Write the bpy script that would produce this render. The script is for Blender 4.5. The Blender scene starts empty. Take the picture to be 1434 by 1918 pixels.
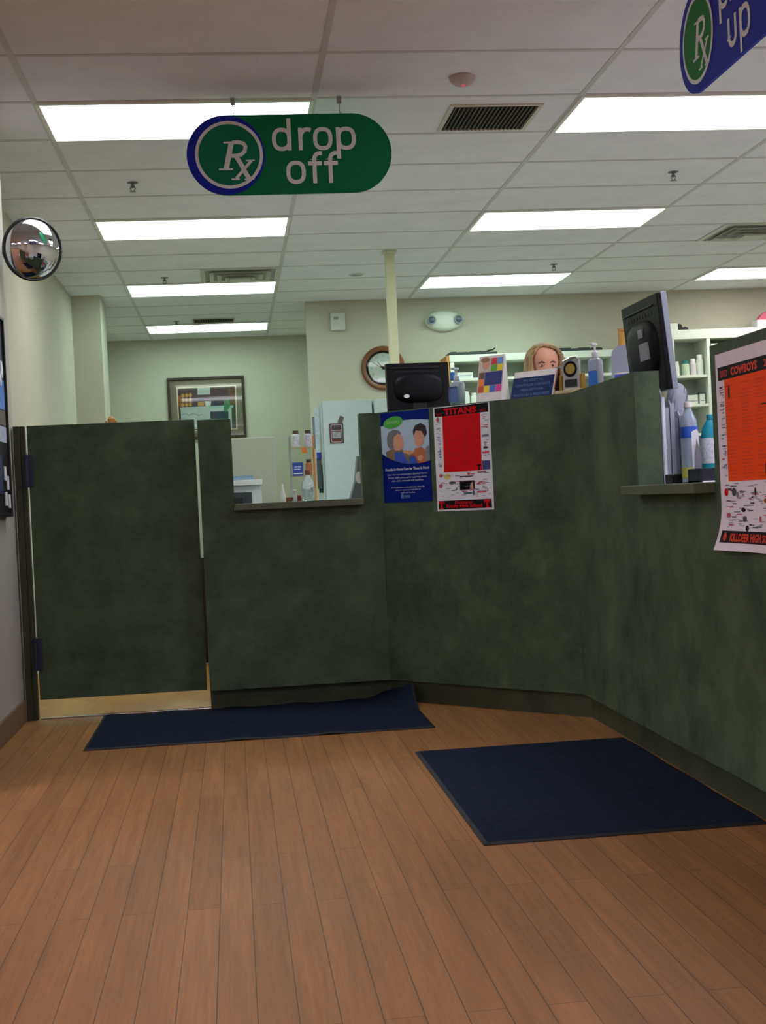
import bpy, bmesh, math, random
from mathutils import Vector, Matrix
random.seed(7)
SC = bpy.context.scene
COL = SC.collection
PI = math.pi

# ------------------------------------------------------------------ camera
EYE = Vector((0, 0, 0.953))
YAW, PITCH, ROLL = 0.110522, -0.010643, -0.047287
fw = Vector((math.sin(YAW)*math.cos(PITCH), math.cos(YAW)*math.cos(PITCH), math.sin(PITCH)))
rt = Vector((math.cos(YAW), -math.sin(YAW), 0)); up = rt.cross(fw)
r2 = rt*math.cos(ROLL) + up*math.sin(ROLL); u2 = -rt*math.sin(ROLL) + up*math.cos(ROLL)
cam = bpy.data.cameras.new('camera'); co = bpy.data.objects.new('camera', cam); COL.objects.link(co)
M = Matrix((r2, u2, -fw)).transposed().to_4x4(); M.translation = EYE; co.matrix_world = M
cam.sensor_width = 36; cam.lens = 2521.0/1918*36; cam.clip_start = 0.05
SC.camera = co
# ------------------------------------------------------------------ view / world
SC.view_settings.view_transform = 'Standard'; SC.view_settings.look = 'None'
SC.view_settings.gamma = 1; SC.view_settings.use_curve_mapping = False
SC.view_settings.exposure = 0.0
w = bpy.data.worlds.new('world'); SC.world = w; w.use_nodes = True
w.node_tree.nodes['Background'].inputs[0].default_value = (0.02, 0.02, 0.02, 1)
LAMP_POWER = 9.0            # emission of the ceiling light lenses over the pharmacy
FRONT_POWER = 18           # and over the shop floor
LAMP_COLOR = (0.95, 0.99, 1.04)     # tubes over the counter
LAMP_MID = (0.92, 0.95, 0.86)
LAMP_GREEN = (0.70, 0.95, 0.82)     # green put into the back pharmacy lamps for the camera's own colour cast
LAMP_SIDE = (0.95, 0.96, 0.88)

# ------------------------------------------------------------------ materials
def lin(c):
    return tuple(((v/255)/12.92 if v/255 <= .04045 else ((v/255+.055)/1.055)**2.4) for v in c)
MATS = {}
def mat(name, rgb, rough=.6, metal=0, spec=.5, noise=0, scale=20, alpha=None, trans=0, bump=0, emit=0, coat=0, ior=1.45):
    if name in MATS: return MATS[name]
    m = bpy.data.materials.new(name); m.use_nodes = True; MATS[name] = m
    nt = m.node_tree; b = nt.nodes['Principled BSDF']
    c = lin(rgb)
    b.inputs['Base Color'].default_value = (*c, 1); b.inputs['Roughness'].default_value = rough
    b.inputs['Metallic'].default_value = metal; b.inputs['Specular IOR Level'].default_value = spec
    b.inputs['Transmission Weight'].default_value = trans; b.inputs['Coat Weight'].default_value = coat
    b.inputs['IOR'].default_value = ior
    if alpha is not None: b.inputs['Alpha'].default_value = alpha
    if emit:
        b.inputs['Emission Color'].default_value = (*c, 1); b.inputs['Emission Strength'].default_value = emit
    # every surface gets at least a faint procedural variation
    tc = nt.nodes.new('ShaderNodeTexCoord'); n = nt.nodes.new('ShaderNodeTexNoise')
    n.inputs['Scale'].default_value = scale; n.inputs['Detail'].default_value = 4
    nt.links.new(tc.outputs['Object'], n.inputs['Vector'])
    a = max(noise, .03)
    r = nt.nodes.new('ShaderNodeMapRange')
    r.inputs[1].default_value = .3; r.inputs[2].default_value = .7; r.inputs[3].default_value = 1-a; r.inputs[4].default_value = 1+a
    nt.links.new(n.outputs[0], r.inputs[0])
    mx = nt.nodes.new('ShaderNodeVectorMath'); mx.operation = 'SCALE'; mx.inputs[0].default_value = c
    nt.links.new(r.outputs[0], mx.inputs['Scale']); nt.links.new(mx.outputs[0], b.inputs['Base Color'])
    if bump:
        bp = nt.nodes.new('ShaderNodeBump'); bp.inputs['Strength'].default_value = bump; bp.inputs['Distance'].default_value = .003
        nt.links.new(n.outputs[0], bp.inputs['Height']); nt.links.new(bp.outputs[0], b.inputs['Normal'])
    return m

def two_tone(name, c1, c2, scale, rough, detail=6, stretch=(1, 1, 1), lo=.35, hi=.65, fine=None, bump=0, spec=.5):
    m = bpy.data.materials.new(name); m.use_nodes = True; nt = m.node_tree; b = nt.nodes['Principled BSDF']
    tc = nt.nodes.new('ShaderNodeTexCoord'); mp = nt.nodes.new('ShaderNodeMapping'); mp.inputs['Scale'].default_value = stretch
    nt.links.new(tc.outputs['Object'], mp.inputs['Vector'])
    n = nt.nodes.new('ShaderNodeTexNoise'); n.inputs['Scale'].default_value = scale; n.inputs['Detail'].default_value = detail
    n.inputs['Roughness'].default_value = .65
    nt.links.new(mp.outputs[0], n.inputs['Vector'])
    cr = nt.nodes.new('ShaderNodeValToRGB'); cr.color_ramp.elements[0].position = lo; cr.color_ramp.elements[1].position = hi
    cr.color_ramp.elements[0].color = (*lin(c1), 1); cr.color_ramp.elements[1].color = (*lin(c2), 1)
    nt.links.new(n.outputs[0], cr.inputs[0]); out = cr.outputs[0]
    if fine:
        n2 = nt.nodes.new('ShaderNodeTexNoise'); n2.inputs['Scale'].default_value = fine[0]; n2.inputs['Detail'].default_value = 3
        nt.links.new(tc.outputs['Object'], n2.inputs['Vector'])
        r = nt.nodes.new('ShaderNodeMapRange'); r.inputs[1].default_value = .3; r.inputs[2].default_value = .7
        r.inputs[3].default_value = 1-fine[1]; r.inputs[4].default_value = 1+fine[1]
        nt.links.new(n2.outputs[0], r.inputs[0])
        v = nt.nodes.new('ShaderNodeVectorMath'); v.operation = 'SCALE'
        nt.links.new(out, v.inputs[0]); nt.links.new(r.outputs[0], v.inputs['Scale']); out = v.outputs[0]
        if bump:
            bp = nt.nodes.new('ShaderNodeBump'); bp.inputs['Strength'].default_value = bump; bp.inputs['Distance'].default_value = .002
            nt.links.new(n2.outputs[0], bp.inputs['Height']); nt.links.new(bp.outputs[0], b.inputs['Normal'])
    nt.links.new(out, b.inputs['Base Color']); b.inputs['Roughness'].default_value = rough
    b.inputs['Specular IOR Level'].default_value = spec
    MATS[name] = m
    return m

def plank_material():
    m = bpy.data.materials.new('wood_planks'); m.use_nodes = True; nt = m.node_tree; b = nt.nodes['Principled BSDF']
    L = nt.links.new; N = nt.nodes.new
    tc = N('ShaderNodeTexCoord'); sp = N('ShaderNodeSeparateXYZ'); cb = N('ShaderNodeCombineXYZ')
    L(tc.outputs['Object'], sp.inputs[0]); L(sp.outputs['Y'], cb.inputs['X']); L(sp.outputs['X'], cb.inputs['Y'])
    br = N('ShaderNodeTexBrick'); br.offset = .37; br.offset_frequency = 2; br.squash = 1
    br.inputs['Scale'].default_value = 1; br.inputs['Brick Width'].default_value = 1.22; br.inputs['Row Height'].default_value = .0762
    br.inputs['Mortar Size'].default_value = .0011; br.inputs['Mortar Smooth'].default_value = .2; br.inputs['Bias'].default_value = 0
    br.inputs['Color1'].default_value = (*lin((146, 103, 58)), 1); br.inputs['Color2'].default_value = (*lin((158, 113, 66)), 1)
    br.inputs['Mortar'].default_value = (*lin((84, 64, 42)), 1)
    L(cb.outputs[0], br.inputs['Vector'])
    # long grain along the plank, and a slow lengthwise figure
    def grain(sx, sy, sc, det, lo, hi, amt):
        mp = N('ShaderNodeMapping'); mp.inputs['Scale'].default_value = (sx, sy, 1); L(tc.outputs['Object'], mp.inputs['Vector'])
        n = N('ShaderNodeTexNoise'); n.inputs['Scale'].default_value = sc; n.inputs['Detail'].default_value = det; n.inputs['Roughness'].default_value = .6
        L(mp.outputs[0], n.inputs['Vector'])
        r = N('ShaderNodeMapRange'); r.inputs[1].default_value = lo; r.inputs[2].default_value = hi
        r.inputs[3].default_value = 1-amt; r.inputs[4].default_value = 1+amt; L(n.outputs[0], r.inputs[0]); return r.outputs[0]
    g = grain(34, 1.2, 1.6, 5, .3, .7, .17); h = grain(9, .9, 1.3, 3, .3, .7, .12); k = grain(150, 9, 1, 2, .3, .7, .07)
    v1 = N('ShaderNodeVectorMath'); v1.operation = 'SCALE'; L(br.outputs['Color'], v1.inputs[0]); L(g, v1.inputs['Scale'])
    v2 = N('ShaderNodeVectorMath'); v2.operation = 'SCALE'; L(v1.outputs[0], v2.inputs[0]); L(h, v2.inputs['Scale'])
    v3 = N('ShaderNodeVectorMath'); v3.operation = 'SCALE'; L(v2.outputs[0], v3.inputs[0]); L(k, v3.inputs['Scale'])
    L(v3.outputs[0], b.inputs['Base Color'])
    b.inputs['Roughness'].default_value = .5; b.inputs['Specular IOR Level'].default_value = .3
    bp = N('ShaderNodeBump'); bp.inputs['Strength'].default_value = .25; bp.inputs['Distance'].default_value = .001; bp.invert = True
    L(br.outputs['Fac'], bp.inputs['Height']); L(bp.outputs[0], b.inputs['Normal'])
    MATS['wood_planks'] = m
    return m

WOODFLOOR = plank_material()
VINYL = two_tone('pale_vinyl', (176, 178, 166), (190, 190, 178), 3, .42, fine=(60, .05))
MAPLE = two_tone('golden_maple_laminate', (164, 114, 44), (192, 146, 70), 5, .4, stretch=(1, .25, 1), fine=(60, .05))
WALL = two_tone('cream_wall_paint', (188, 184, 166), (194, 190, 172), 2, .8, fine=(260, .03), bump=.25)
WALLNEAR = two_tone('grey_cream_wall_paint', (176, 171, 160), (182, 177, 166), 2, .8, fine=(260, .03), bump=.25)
TILE = two_tone('acoustic_tile', (228, 227, 236), (236, 235, 243), 4, .95, fine=(320, .08), bump=.35)
GRID = mat('ceiling_grid_metal', (200, 198, 201), .5)
LAM = two_tone('green_grey_laminate', (54, 72, 54), (88, 108, 82), 5.5, .6, detail=9, fine=(240, .12), lo=.3, hi=.7, spec=.2)
KICK = two_tone('dark_laminate_kick', (56, 64, 46), (74, 82, 60), 6, .55, detail=8, fine=(200, .1), spec=.3)
POSTM = two_tone('olive_laminate_post', (54, 60, 44), (72, 78, 58), 6, .5, detail=8, fine=(200, .1), spec=.3)
MATBLUE = two_tone('navy_carpet', (22, 32, 46), (31, 42, 58), 40, .95, fine=(500, .3), bump=.8, spec=.1)
MATEDGE = mat('black_rubber', (24, 26, 30), .7)
BASEB = mat('brown_vinyl_base', (118, 96, 70), .6)
WHITE = mat('white_plastic', (226, 226, 220), .45)
OFFW = mat('off_white_enamel', (206, 210, 202), .45)
PAPER = mat('white_paper', (226, 234, 238), .8, spec=.12)
BLACKP = mat('black_plastic', (22, 25, 29), .38)
DARK = mat('dark_grey_plastic', (48, 52, 56), .5)
GREYP = mat('grey_plastic', (146, 152, 158), .5)
CHROME = mat('chrome', (210, 212, 214), .15, metal=1)
STEEL = mat('dark_steel', (48, 56, 74), .45, metal=.3)
SIGNGREEN = mat('sign_green', (4, 116, 70), .55, spec=.2)
SIGNBLUE = mat('sign_blue', (24, 40, 172), .55, spec=.2)
SIGNWHITE = mat('sign_white', (226, 234, 236), .5)
NAVY = mat('poster_navy', (4, 30, 118), .55, spec=.12)
RED = mat('poster_red', (214, 16, 26), .6, spec=.12)
ORANGE = mat('poster_orange', (252, 84, 14), .6, spec=.12)
INK = mat('black_ink', (26, 24, 28), .6, spec=.12)
OAK = two_tone('oak', (176, 116, 56), (200, 142, 76), 6, .5, stretch=(1, 1, .2))
WALNUT = two_tone('walnut', (110, 64, 34), (140, 86, 48), 10, .4, stretch=(1, 1, .2))
DARKWOOD = mat('dark_frame_wood', (52, 36, 28), .4, noise=.1)
TAUPE = mat('taupe_mat_board', (140, 128, 110), .8)
GOLD = mat('gold_metal', (206, 168, 84), .25, metal=1)
GLASSY = mat('clear_plastic', (236, 244, 246), .06, trans=1, ior=1.3)
PBLUE = mat('blue_gel', (60, 130, 225), .2)
PGEL = mat('clear_blue_gel', (120, 150, 200), .25, trans=.5)
TEAL = mat('teal_plastic', (20, 140, 160), .35)
SKIN = mat('skin', (206, 148, 122), .55)
HAIR = two_tone('blonde_hair', (78, 58, 34), (186, 152, 98), 38, .6, stretch=(1, 1, .12))

def emission(name, rgb, strength):
    m = bpy.data.materials.new(name); m.use_nodes = True; nt = m.node_tree
    for n in list(nt.nodes): nt.nodes.remove(n)
    o = nt.nodes.new('ShaderNodeOutputMaterial'); e = nt.nodes.new('ShaderNodeEmission')
    e.inputs[0].default_value = (*rgb, 1); e.inputs[1].default_value = strength
    nt.links.new(e.outputs[0], o.inputs[0]); MATS[name] = m
    return m
LENS = emission('lit_lens', LAMP_COLOR, LAMP_POWER)
LENSG = emission('lit_lens_green', LAMP_GREEN, LAMP_POWER)
LENSM = emission('lit_lens_mid', LAMP_MID, LAMP_POWER)
LENSS = emission('lit_lens_side', LAMP_SIDE, LAMP_POWER)
LENSF = emission('lit_lens_shop', (1.04, .95, 1.16), FRONT_POWER)

# ------------------------------------------------------------------ mesh helper
class MB:
    def __init__(s): s.v = []; s.f = []; s.mi = []; s.mats = []
    def _m(s, m):
        if m is None: return 0
        if m not in s.mats: s.mats.append(m)
        return s.mats.index(m)
    def add(s, vs, fs, m=None):
        o = len(s.v); k = s._m(m); s.v += [tuple(p) for p in vs]
        for f in fs: s.f.append([i+o for i in f]); s.mi.append(k)
        return s
    def box(s, x0, y0, z0, x1, y1, z1, m=None, xf=None):
        vs = [(x, y, z) for x in (x0, x1) for y in (y0, y1) for z in (z0, z1)]
        if xf: vs = [xf(Vector(p)) for p in vs]
        return s.add(vs, [(0, 1, 3, 2), (4, 6, 7, 5), (0, 4, 5, 1), (2, 3, 7, 6), (0, 2, 6, 4), (1, 5, 7, 3)], m)
    def rbox(s, x0, y0, z0, x1, y1, z1, r=.004, m=None, seg=2):
        bm = bmesh.new(); bmesh.ops.create_cube(bm, size=1)
        for v in bm.verts: v.co = Vector(((x0+x1)/2+v.co.x*(x1-x0), (y0+y1)/2+v.co.y*(y1-y0), (z0+z1)/2+v.co.z*(z1-z0)))
        bmesh.ops.bevel(bm, geom=bm.edges[:], offset=r, segments=seg, affect='EDGES', profile=.6)
        return s.bm(bm, m)
    def bm(s, bm, m=None):
        bm.verts.ensure_lookup_table(); bm.normal_update()
        for i, v in enumerate(bm.verts): v.index = i
        s.add([v.co[:] for v in bm.verts], [[v.index for v in f.verts] for f in bm.faces], m); bm.free(); return s
    def prism(s, poly, fn0, fn1, m=None):           # poly of 2-d points; fn0/fn1 map them to the two end caps
        n = len(poly); a = [fn0(*p) for p in poly]; b = [fn1(*p) for p in poly]
        return s.add(a+b, [list(range(n))[::-1], list(range(n, 2*n))] + [(i, (i+1) % n, n+(i+1) % n, n+i) for i in range(n)], m)
    def lathe(s, prof, seg=24, m=None, c=(0, 0, 0), sx=1, sy=1):
        vs = []; fs = []; n = len(prof)
        for r, z in prof:
            for k in range(seg):
                a = 2*PI*k/seg; vs.append((c[0]+r*math.cos(a)*sx, c[1]+r*math.sin(a)*sy, c[2]+z))
        for i in range(n-1):
            for k in range(seg):
                fs.append((i*seg+k, i*seg+(k+1) % seg, (i+1)*seg+(k+1) % seg, (i+1)*seg+k))
        fs.append(list(range(seg))[::-1]); fs.append([(n-1)*seg+k for k in range(seg)])
        return s.add(vs, fs, m)
    def tube(s, pts, r, seg=8, m=None):
        pts = [Vector(p) for p in pts]; vs = []; fs = []
        for i, p in enumerate(pts):
            d = (pts[min(i+1, len(pts)-1)]-pts[max(i-1, 0)]).normalized()
            a = d.orthogonal().normalized() if i == 0 else (pa - d*pa.dot(d)).normalized()
            pa = a; b = d.cross(a)
            rr = r[i] if isinstance(r, (list, tuple)) else r
            for k in range(seg):
                t = 2*PI*k/seg; vs.append(p+(a*math.cos(t)+b*math.sin(t))*rr)
        for i in range(len(pts)-1):
            for k in range(seg): fs.append((i*seg+k, i*seg+(k+1) % seg, (i+1)*seg+(k+1) % seg, (i+1)*seg+k))
        fs.append(list(range(seg))[::-1]); fs.append([(len(pts)-1)*seg+k for k in range(seg)])
        return s.add(vs, fs, m)
    def apply(s, fn): s.v = [tuple(fn(Vector(p))) for p in s.v]; return s
    # flat print in the local x-z plane, facing -y, t in front of y=0
    def rect(s, x0, z0, x1, z1, t=.001, m=None, nz=1, nx=1):
        vs = [(x0+(x1-x0)*i/nx, -t, z0+(z1-z0)*j/nz) for j in range(nz+1) for i in range(nx+1)]
        return s.add(vs, [(j*(nx+1)+i, j*(nx+1)+i+1, (j+1)*(nx+1)+i+1, (j+1)*(nx+1)+i) for j in range(nz) for i in range(nx)], m)
    def poly(s, pts, t=.001, m=None):
        a = sum(p[0]*q[1]-q[0]*p[1] for p, q in zip(pts, pts[1:]+pts[:1]))
        if a < 0: pts = pts[::-1]
        return s.add([(x, -t, z) for x, z in pts], [list(range(len(pts)))], m)
    def ell(s, cx, cz, rx, rz, t=.001, m=None, tilt=0, n=28):
        return s.poly([(cx+rx*math.cos(a)*math.cos(tilt)-rz*math.sin(a)*math.sin(tilt), cz+rx*math.cos(a)*math.sin(tilt)+rz*math.sin(a)*math.cos(tilt)) for a in [2*PI*k/n for k in range(n)]], t, m)
    def ring(s, cx, cz, r0, r1, t=.001, m=None, n=48):
        vs = []; fs = []
        for k in range(n):
            a = 2*PI*k/n
            vs += [(cx+r0*math.cos(a), -t, cz+r0*math.sin(a)), (cx+r1*math.cos(a), -t, cz+r1*math.sin(a))]
        for k in range(n): fs.append((2*k, 2*k+1, 2*((k+1) % n)+1, 2*((k+1) % n)))
        return s.add(vs, [f[::-1] for f in fs], m)
    def stroke(s, pts, wd, t=.001, m=None, closed=False):
        P = [Vector((p[0], p[1])) for p in pts]; n = len(P); vs = []
        for i in range(n):
            a = P[(i-1) % n] if (closed or i > 0) else None; b = P[(i+1) % n] if (closed or i < n-1) else None
            d1 = (P[i]-a).normalized() if a is not None else (b-P[i]).normalized()
            d2 = (b-P[i]).normalized() if b is not None else d1
            n1 = Vector((-d1.y, d1.x)); n2 = Vector((-d2.y, d2.x)); mm = (n1+n2).normalized()
            k = wd/2/max(.4, mm.dot(n1)); vs += [(P[i].x+mm.x*k, -t, P[i].y+mm.y*k), (P[i].x-mm.x*k, -t, P[i].y-mm.y*k)]
        fs = [(2*i, 2*i+1, 2*((i+1) % n)+1, 2*((i+1) % n)) for i in range(n if closed else n-1)]
        return s.add(vs, fs, m)
    def text(s, body, x, z, size, t=.001, m=None, align='CENTER', bold=0, wide=None):
        cu = bpy.data.curves.new('t', 'FONT'); cu.body = body; cu.size = size; cu.align_x = align; cu.offset = bold; cu.resolution_u = 2
        ob = bpy.data.objects.new('t', cu); COL.objects.link(ob)
        dg = bpy.context.evaluated_depsgraph_get(); dg.update()
        me = bpy.data.meshes.new_from_object(ob.evaluated_get(dg))
        vs = [v.co.copy() for v in me.vertices]; fs = [list(p.vertices) for p in me.polygons]
        bpy.data.objects.remove(ob); bpy.data.curves.remove(cu); bpy.data.meshes.remove(me)
        if not vs: return s
        k = 1
        if wide:
            x0 = min(v.x for v in vs); x1 = max(v.x for v in vs); k = wide/(x1-x0)
        return s.add([(x+v.x*k, -t, z+v.y) for v in vs], fs, m)
    def build(s, name, m=None, parent=None, loc=None, rz=0, smooth=False):
        me = bpy.data.meshes.new(name); me.from_pydata([tuple(p) for p in s.v], [], s.f)
        ml = s.mats if s.mats else [m or WHITE]
        for q in ml: me.materials.append(q)
        if len(ml) > 1: me.polygons.foreach_set('material_index', s.mi)
        if smooth:
            me.polygons.foreach_set('use_smooth', [True]*len(me.polygons))
            try: me.set_sharp_from_angle(angle=math.radians(38))
            except Exception: pass
        me.update()
        o = bpy.data.objects.new(name, me); COL.objects.link(o)
        if parent is not None: o.parent = parent
        if loc is not None: o.location = loc
        o.rotation_euler.z = rz
        return o

def tag(o, label, cat, group=None, kind=None):
    if label: o['label'] = label
    if cat: o['category'] = cat
    if group: o['group'] = group
    if kind: o['kind'] = kind
    return o
def thing(name, label, cat, loc=(0, 0, 0), rz=0, group=None):
    o = bpy.data.objects.new(name, None); COL.objects.link(o); o.empty_display_size = .05
    o.location = loc; o.rotation_euler.z = rz
    return tag(o, label, cat, group)
def struct(name, mb, m, **k):
    o = mb.build(name, m, **k); o['kind'] = 'structure'; return o
def dup(root, loc, label, rz=None, group=None):
    r = root.copy(); COL.objects.link(r); r.location = loc
    if rz is not None: r.rotation_euler.z = rz
    r['label'] = label
    if group: r['group'] = group
    for ch in list(root.children):
        c = ch.copy(); COL.objects.link(c); c.parent = r
        for g in list(ch.children):
            d = g.copy(); COL.objects.link(d); d.parent = c
    return r
def bilin(TL, TR, BL, BR, w, h):            # corners of a drawing -> sheet coordinates (x right, z up from the foot)
    def f(cx, cy):
        u, v = .5, .5
        for _ in range(12):
            px = (1-v)*((1-u)*TL[0]+u*TR[0])+v*((1-u)*BL[0]+u*BR[0]); py = (1-v)*((1-u)*TL[1]+u*TR[1])+v*((1-u)*BL[1]+u*BR[1])
            u += (cx-px)/(TR[0]-TL[0]); v += (cy-py)/(BL[1]-TL[1])
        return (u*w, (1-v)*h)
    return f

# ================================================================== ROOM
CEIL = 2.743
GX, GY, FT2, FT4 = -0.774, 5.995, .6096, 1.2192
f1 = MB()
f1.add([(-9, -14, 0), (1.47, -14, 0), (1.47, 5.53, 0), (.69, 6.36, 0), (-9, 6.36, 0)], [(0, 1, 2, 3, 4)])
f1.add([(1.47, -14, 0), (6.3, -14, 0), (6.3, 0, 0), (1.47, 0, 0)], [(0, 1, 2, 3)])
struct('floor', f1, WOODFLOOR)
f2 = MB()
f2.add([(1.47, 0, 0), (6.3, 0, 0), (6.3, 14.6, 0), (-1.3, 14.6, 0), (-1.3, 8.2, 0), (.69, 8.2, 0), (.69, 6.36, 0), (1.47, 5.53, 0)], [(0, 1, 2, 3, 4, 5, 6, 7)])
struct('floor', f2, VINYL)
struct('floor', MB().add([(-1.3, 6.36, 0), (.69, 6.36, 0), (.69, 8.2, 0), (-1.3, 8.2, 0)], [(0, 1, 2, 3)]), MAPLE)
c = MB(); c.box(-9.1, -14.1, CEIL, 6.4, 14.7, CEIL+.1); struct('ceiling', c, TILE)
g = MB()                                     # the exposed T-bars of the tile grid
k = -2
x = GX-FT4*6
while x < 6.3:
    g.box(x-.012, -14, CEIL-.003, x+.012, 14.55 if x > -1.25 else 6.3, CEIL)
    x += FT4
y = GY-FT2*32
while y < 14.5:
    if y > -14: g.box(-1.25 if y > 6.3 else -9, y-.012, CEIL-.0025, 6.3, y+.012, CEIL)
    y += FT2
struct('trim_1', g, GRID)
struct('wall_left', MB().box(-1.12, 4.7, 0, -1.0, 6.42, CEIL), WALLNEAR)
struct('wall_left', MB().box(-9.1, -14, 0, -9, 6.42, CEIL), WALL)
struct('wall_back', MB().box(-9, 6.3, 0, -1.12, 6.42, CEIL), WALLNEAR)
struct('wall_left', MB().box(-1.37, 6.42, 0, -1.25, 14.6, CEIL), WALL)
struct('wall_left', MB().box(-1.25, 11.38, 0, -1.017, 11.88, CEIL), WALL)
struct('wall_back', MB().box(-1.37, 14.48, 0, 1.1, 14.6, CEIL), WALL)
struct('wall_back', MB().box(.73, 12.1, 0, 6.3, 12.2, CEIL), WALL)
struct('wall_back', MB().box(.98, 12.2, 0, 1.1, 14.48, CEIL), WALL)
struct('wall_right', MB().box(6.3, -14, 0, 6.4, 12.2, CEIL), WALL)
struct('wall_front', MB().box(-9.1, -14.1, 0, 6.4, -14, CEIL), WALL)
struct('baseboard_left', MB().rbox(-1.0, 4.7, 0, -.988, 6.33, .1, .003), BASEB)
struct('baseboard_back', MB().box(-1.25, 14.47, 0, .73, 14.48, .1), BASEB)
struct('trim_2', MB().rbox(-.93, 6.37, 0, -.14, 6.395, .006, .002), CHROME)

# ---- power pole from the ceiling
t = thing('utility_pole', 'slim square cream pole rising from behind the black monitor to the ceiling', 'pole', (1.217, 9.75, 0))
MB().rbox(-.034, -.034, 0, .034, .034, CEIL, .004).build('pole_shaft', mat('cream_pole_paint', (208, 214, 178), .5), t)
MB().rbox(-.05, -.05, CEIL-.018, .05, .05, CEIL-.001, .004).build('ceiling_plate', mat('cream_pole_paint', (208, 214, 178)), t)

# ================================================================== CEILING FIXTURES
def ceiling_light(x0, y0, label, lens):
    t = thing('ceiling_light', label, 'ceiling light', (x0, y0, CEIL), group='fluorescent ceiling light panels')
    fr = MB(); a = .019
    fr.box(0, 0, -.012, FT4, a, -.0005); fr.box(0, FT2-a, -.012, FT4, FT2, -.0005); fr.box(0, a, -.012, a, FT2-a, -.0005); fr.box(FT4-a, a, -.012, FT4, FT2-a, -.0005)
    fr.build('frame', WHITE, t)
    MB().box(a, a, -.007, FT4-a, FT2-a, -.0045).build('lens', lens, t)
    return t
S8 = 2.4384
for r_, x0 in (('left', GX), ('right', GX+S8)):
    for k in range(4 if r_ == 'left' else 3):
        nth = ['nearest', 'second', 'third', 'farthest'][k] if r_ == 'left' else ['nearest', 'second', 'farthest'][k]
        lab = f'{nth} bright ceiling light panel in the row running back ' + ('behind the green drop off sign' if r_ == 'left' else 'under the blue hanging sign')
        ceiling_light(x0, GY+S8*k, lab, LENS if k == 0 else LENSM if k == 1 else LENSG)
ceiling_light(GX+2*S8, GY+2*S8, 'bright ceiling light panel at the right edge above the right-hand shelves', LENSS)
ceiling_light(GX+2*S8, GY+S8, 'ceiling light panel off to the right of the blue hanging sign', LENSS)
ceiling_light(GX+2*S8, GY, 'ceiling light panel over the right-hand end of the pharmacy', LENSS)
for c_, side in ((GX-3*S8, 'farthest left aisle'), (GX-2*S8, 'next aisle'), (GX-S8, 'aisle beyond the left wall'), (GX, 'aisle before the gate'), (GX+S8, 'aisle along the side counter'), (GX+2*S8, 'far right aisle')):
    for b, place in ((-1, 'first row'), (-3, 'third row'), (-5, 'fifth row'), (-7, 'last row')):
        if b == -1 and side == 'aisle before the gate': continue
        ceiling_light(c_, GY+S8*b, f'shop light panel over the {side}, {place}', LENSF)

def grille(x0, y0, x1, y1, n, label, along='y'):
    t = thing('air_vent', label, 'vent', (x0, y0, CEIL))
    W, D = x1-x0, y1-y0; e = .018
    MB().box(.0, .0, -.002, W, D, -.0008).build('backing', mat('vent_shadow_black', (14, 14, 15), .9), t)
    fr = MB(); fr.box(-e, -e, -.008, W+e, 0, -.0005); fr.box(-e, D, -.008, W+e, D+e, -.0005); fr.box(-e, 0, -.008, 0, D, -.0005); fr.box(W, 0, -.008, W+e, D, -.0005)
    fr.build('frame', mat('vent_frame_white', (206, 200, 192), .5), t)
    for i in range(n):
        xx = W*(i+.5)/n
        MB().box(xx-.0025, 0, -.011, xx+.0025, D, -.0025).build('slat', mat('vent_slat_brown', (92, 84, 76), .6), t)
    return t
grille(1.10, 6.14, 1.50, 6.53, 20, 'dark slatted return air vent in the ceiling right of the drop off sign')
grille(-.29, 12.98, .09, 13.25, 16, 'small slatted vent just in front of the farthest ceiling light')
def diffuser(x0, y0, label, cl=FT2):
    t = thing('air_diffuser', label, 'vent', (x0, y0, CEIL), group='square ceiling air diffusers')
    for j, (ins, dz, nm) in enumerate(((0, .004, 'outer_frame'), (.07, .02, 'cone_ring'), (.13, .032, 'cone_ring'), (.19, .042, 'cone_ring'))):
        m = MB(); a, b = ins, cl-ins; wd = .035 if j == 0 else .03
        for (p, q) in (((a, a), (b, a)), ((b, a), (b, b)), ((b, b), (a, b)), ((a, b), (a, a))):
            dx, dy = (q[0]-p[0]), (q[1]-p[1]); L = math.hypot(dx, dy); ux, uy = dx/L, dy/L; nx, ny = -uy, ux
            z0 = -.003 if j == 0 else -dz; z1 = -.006 if j == 0 else -dz+.016
            P = [(p[0], p[1], z0), (q[0], q[1], z0), (q[0]+(nx-ux)*wd, q[1]+(ny-uy)*wd, z1), (p[0]+(nx+ux)*wd, p[1]+(ny+uy)*wd, z1)]
            m.add(P+[(v[0], v[1], v[2]-.003) for v in P], [(3, 2, 1, 0), (4, 5, 6, 7), (0, 1, 5, 4), (1, 2, 6, 5), (2, 3, 7, 6), (3, 0, 4, 7)])
        m.build(nm, mat('diffuser_enamel', (198, 196, 188), .45), t)
    MB().box(.225, .225, -.046, cl-.225, cl-.225, -.043).build('centre_plate', mat('diffuser_enamel', (198, 196, 188)), t)
    MB().box(.03, .03, -.0022, cl-.03, cl-.03, -.0012).build('throat', mat('duct_shadow', (168, 170, 166), .9), t)
    return t
diffuser(-.165, GY+7*FT2, 'square louvred air diffuser in the ceiling just before the third left light')
diffuser(GX+3.5*FT4, GY+5*FT2, 'square louvred air diffuser cut by the right edge above the monitor')

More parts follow.
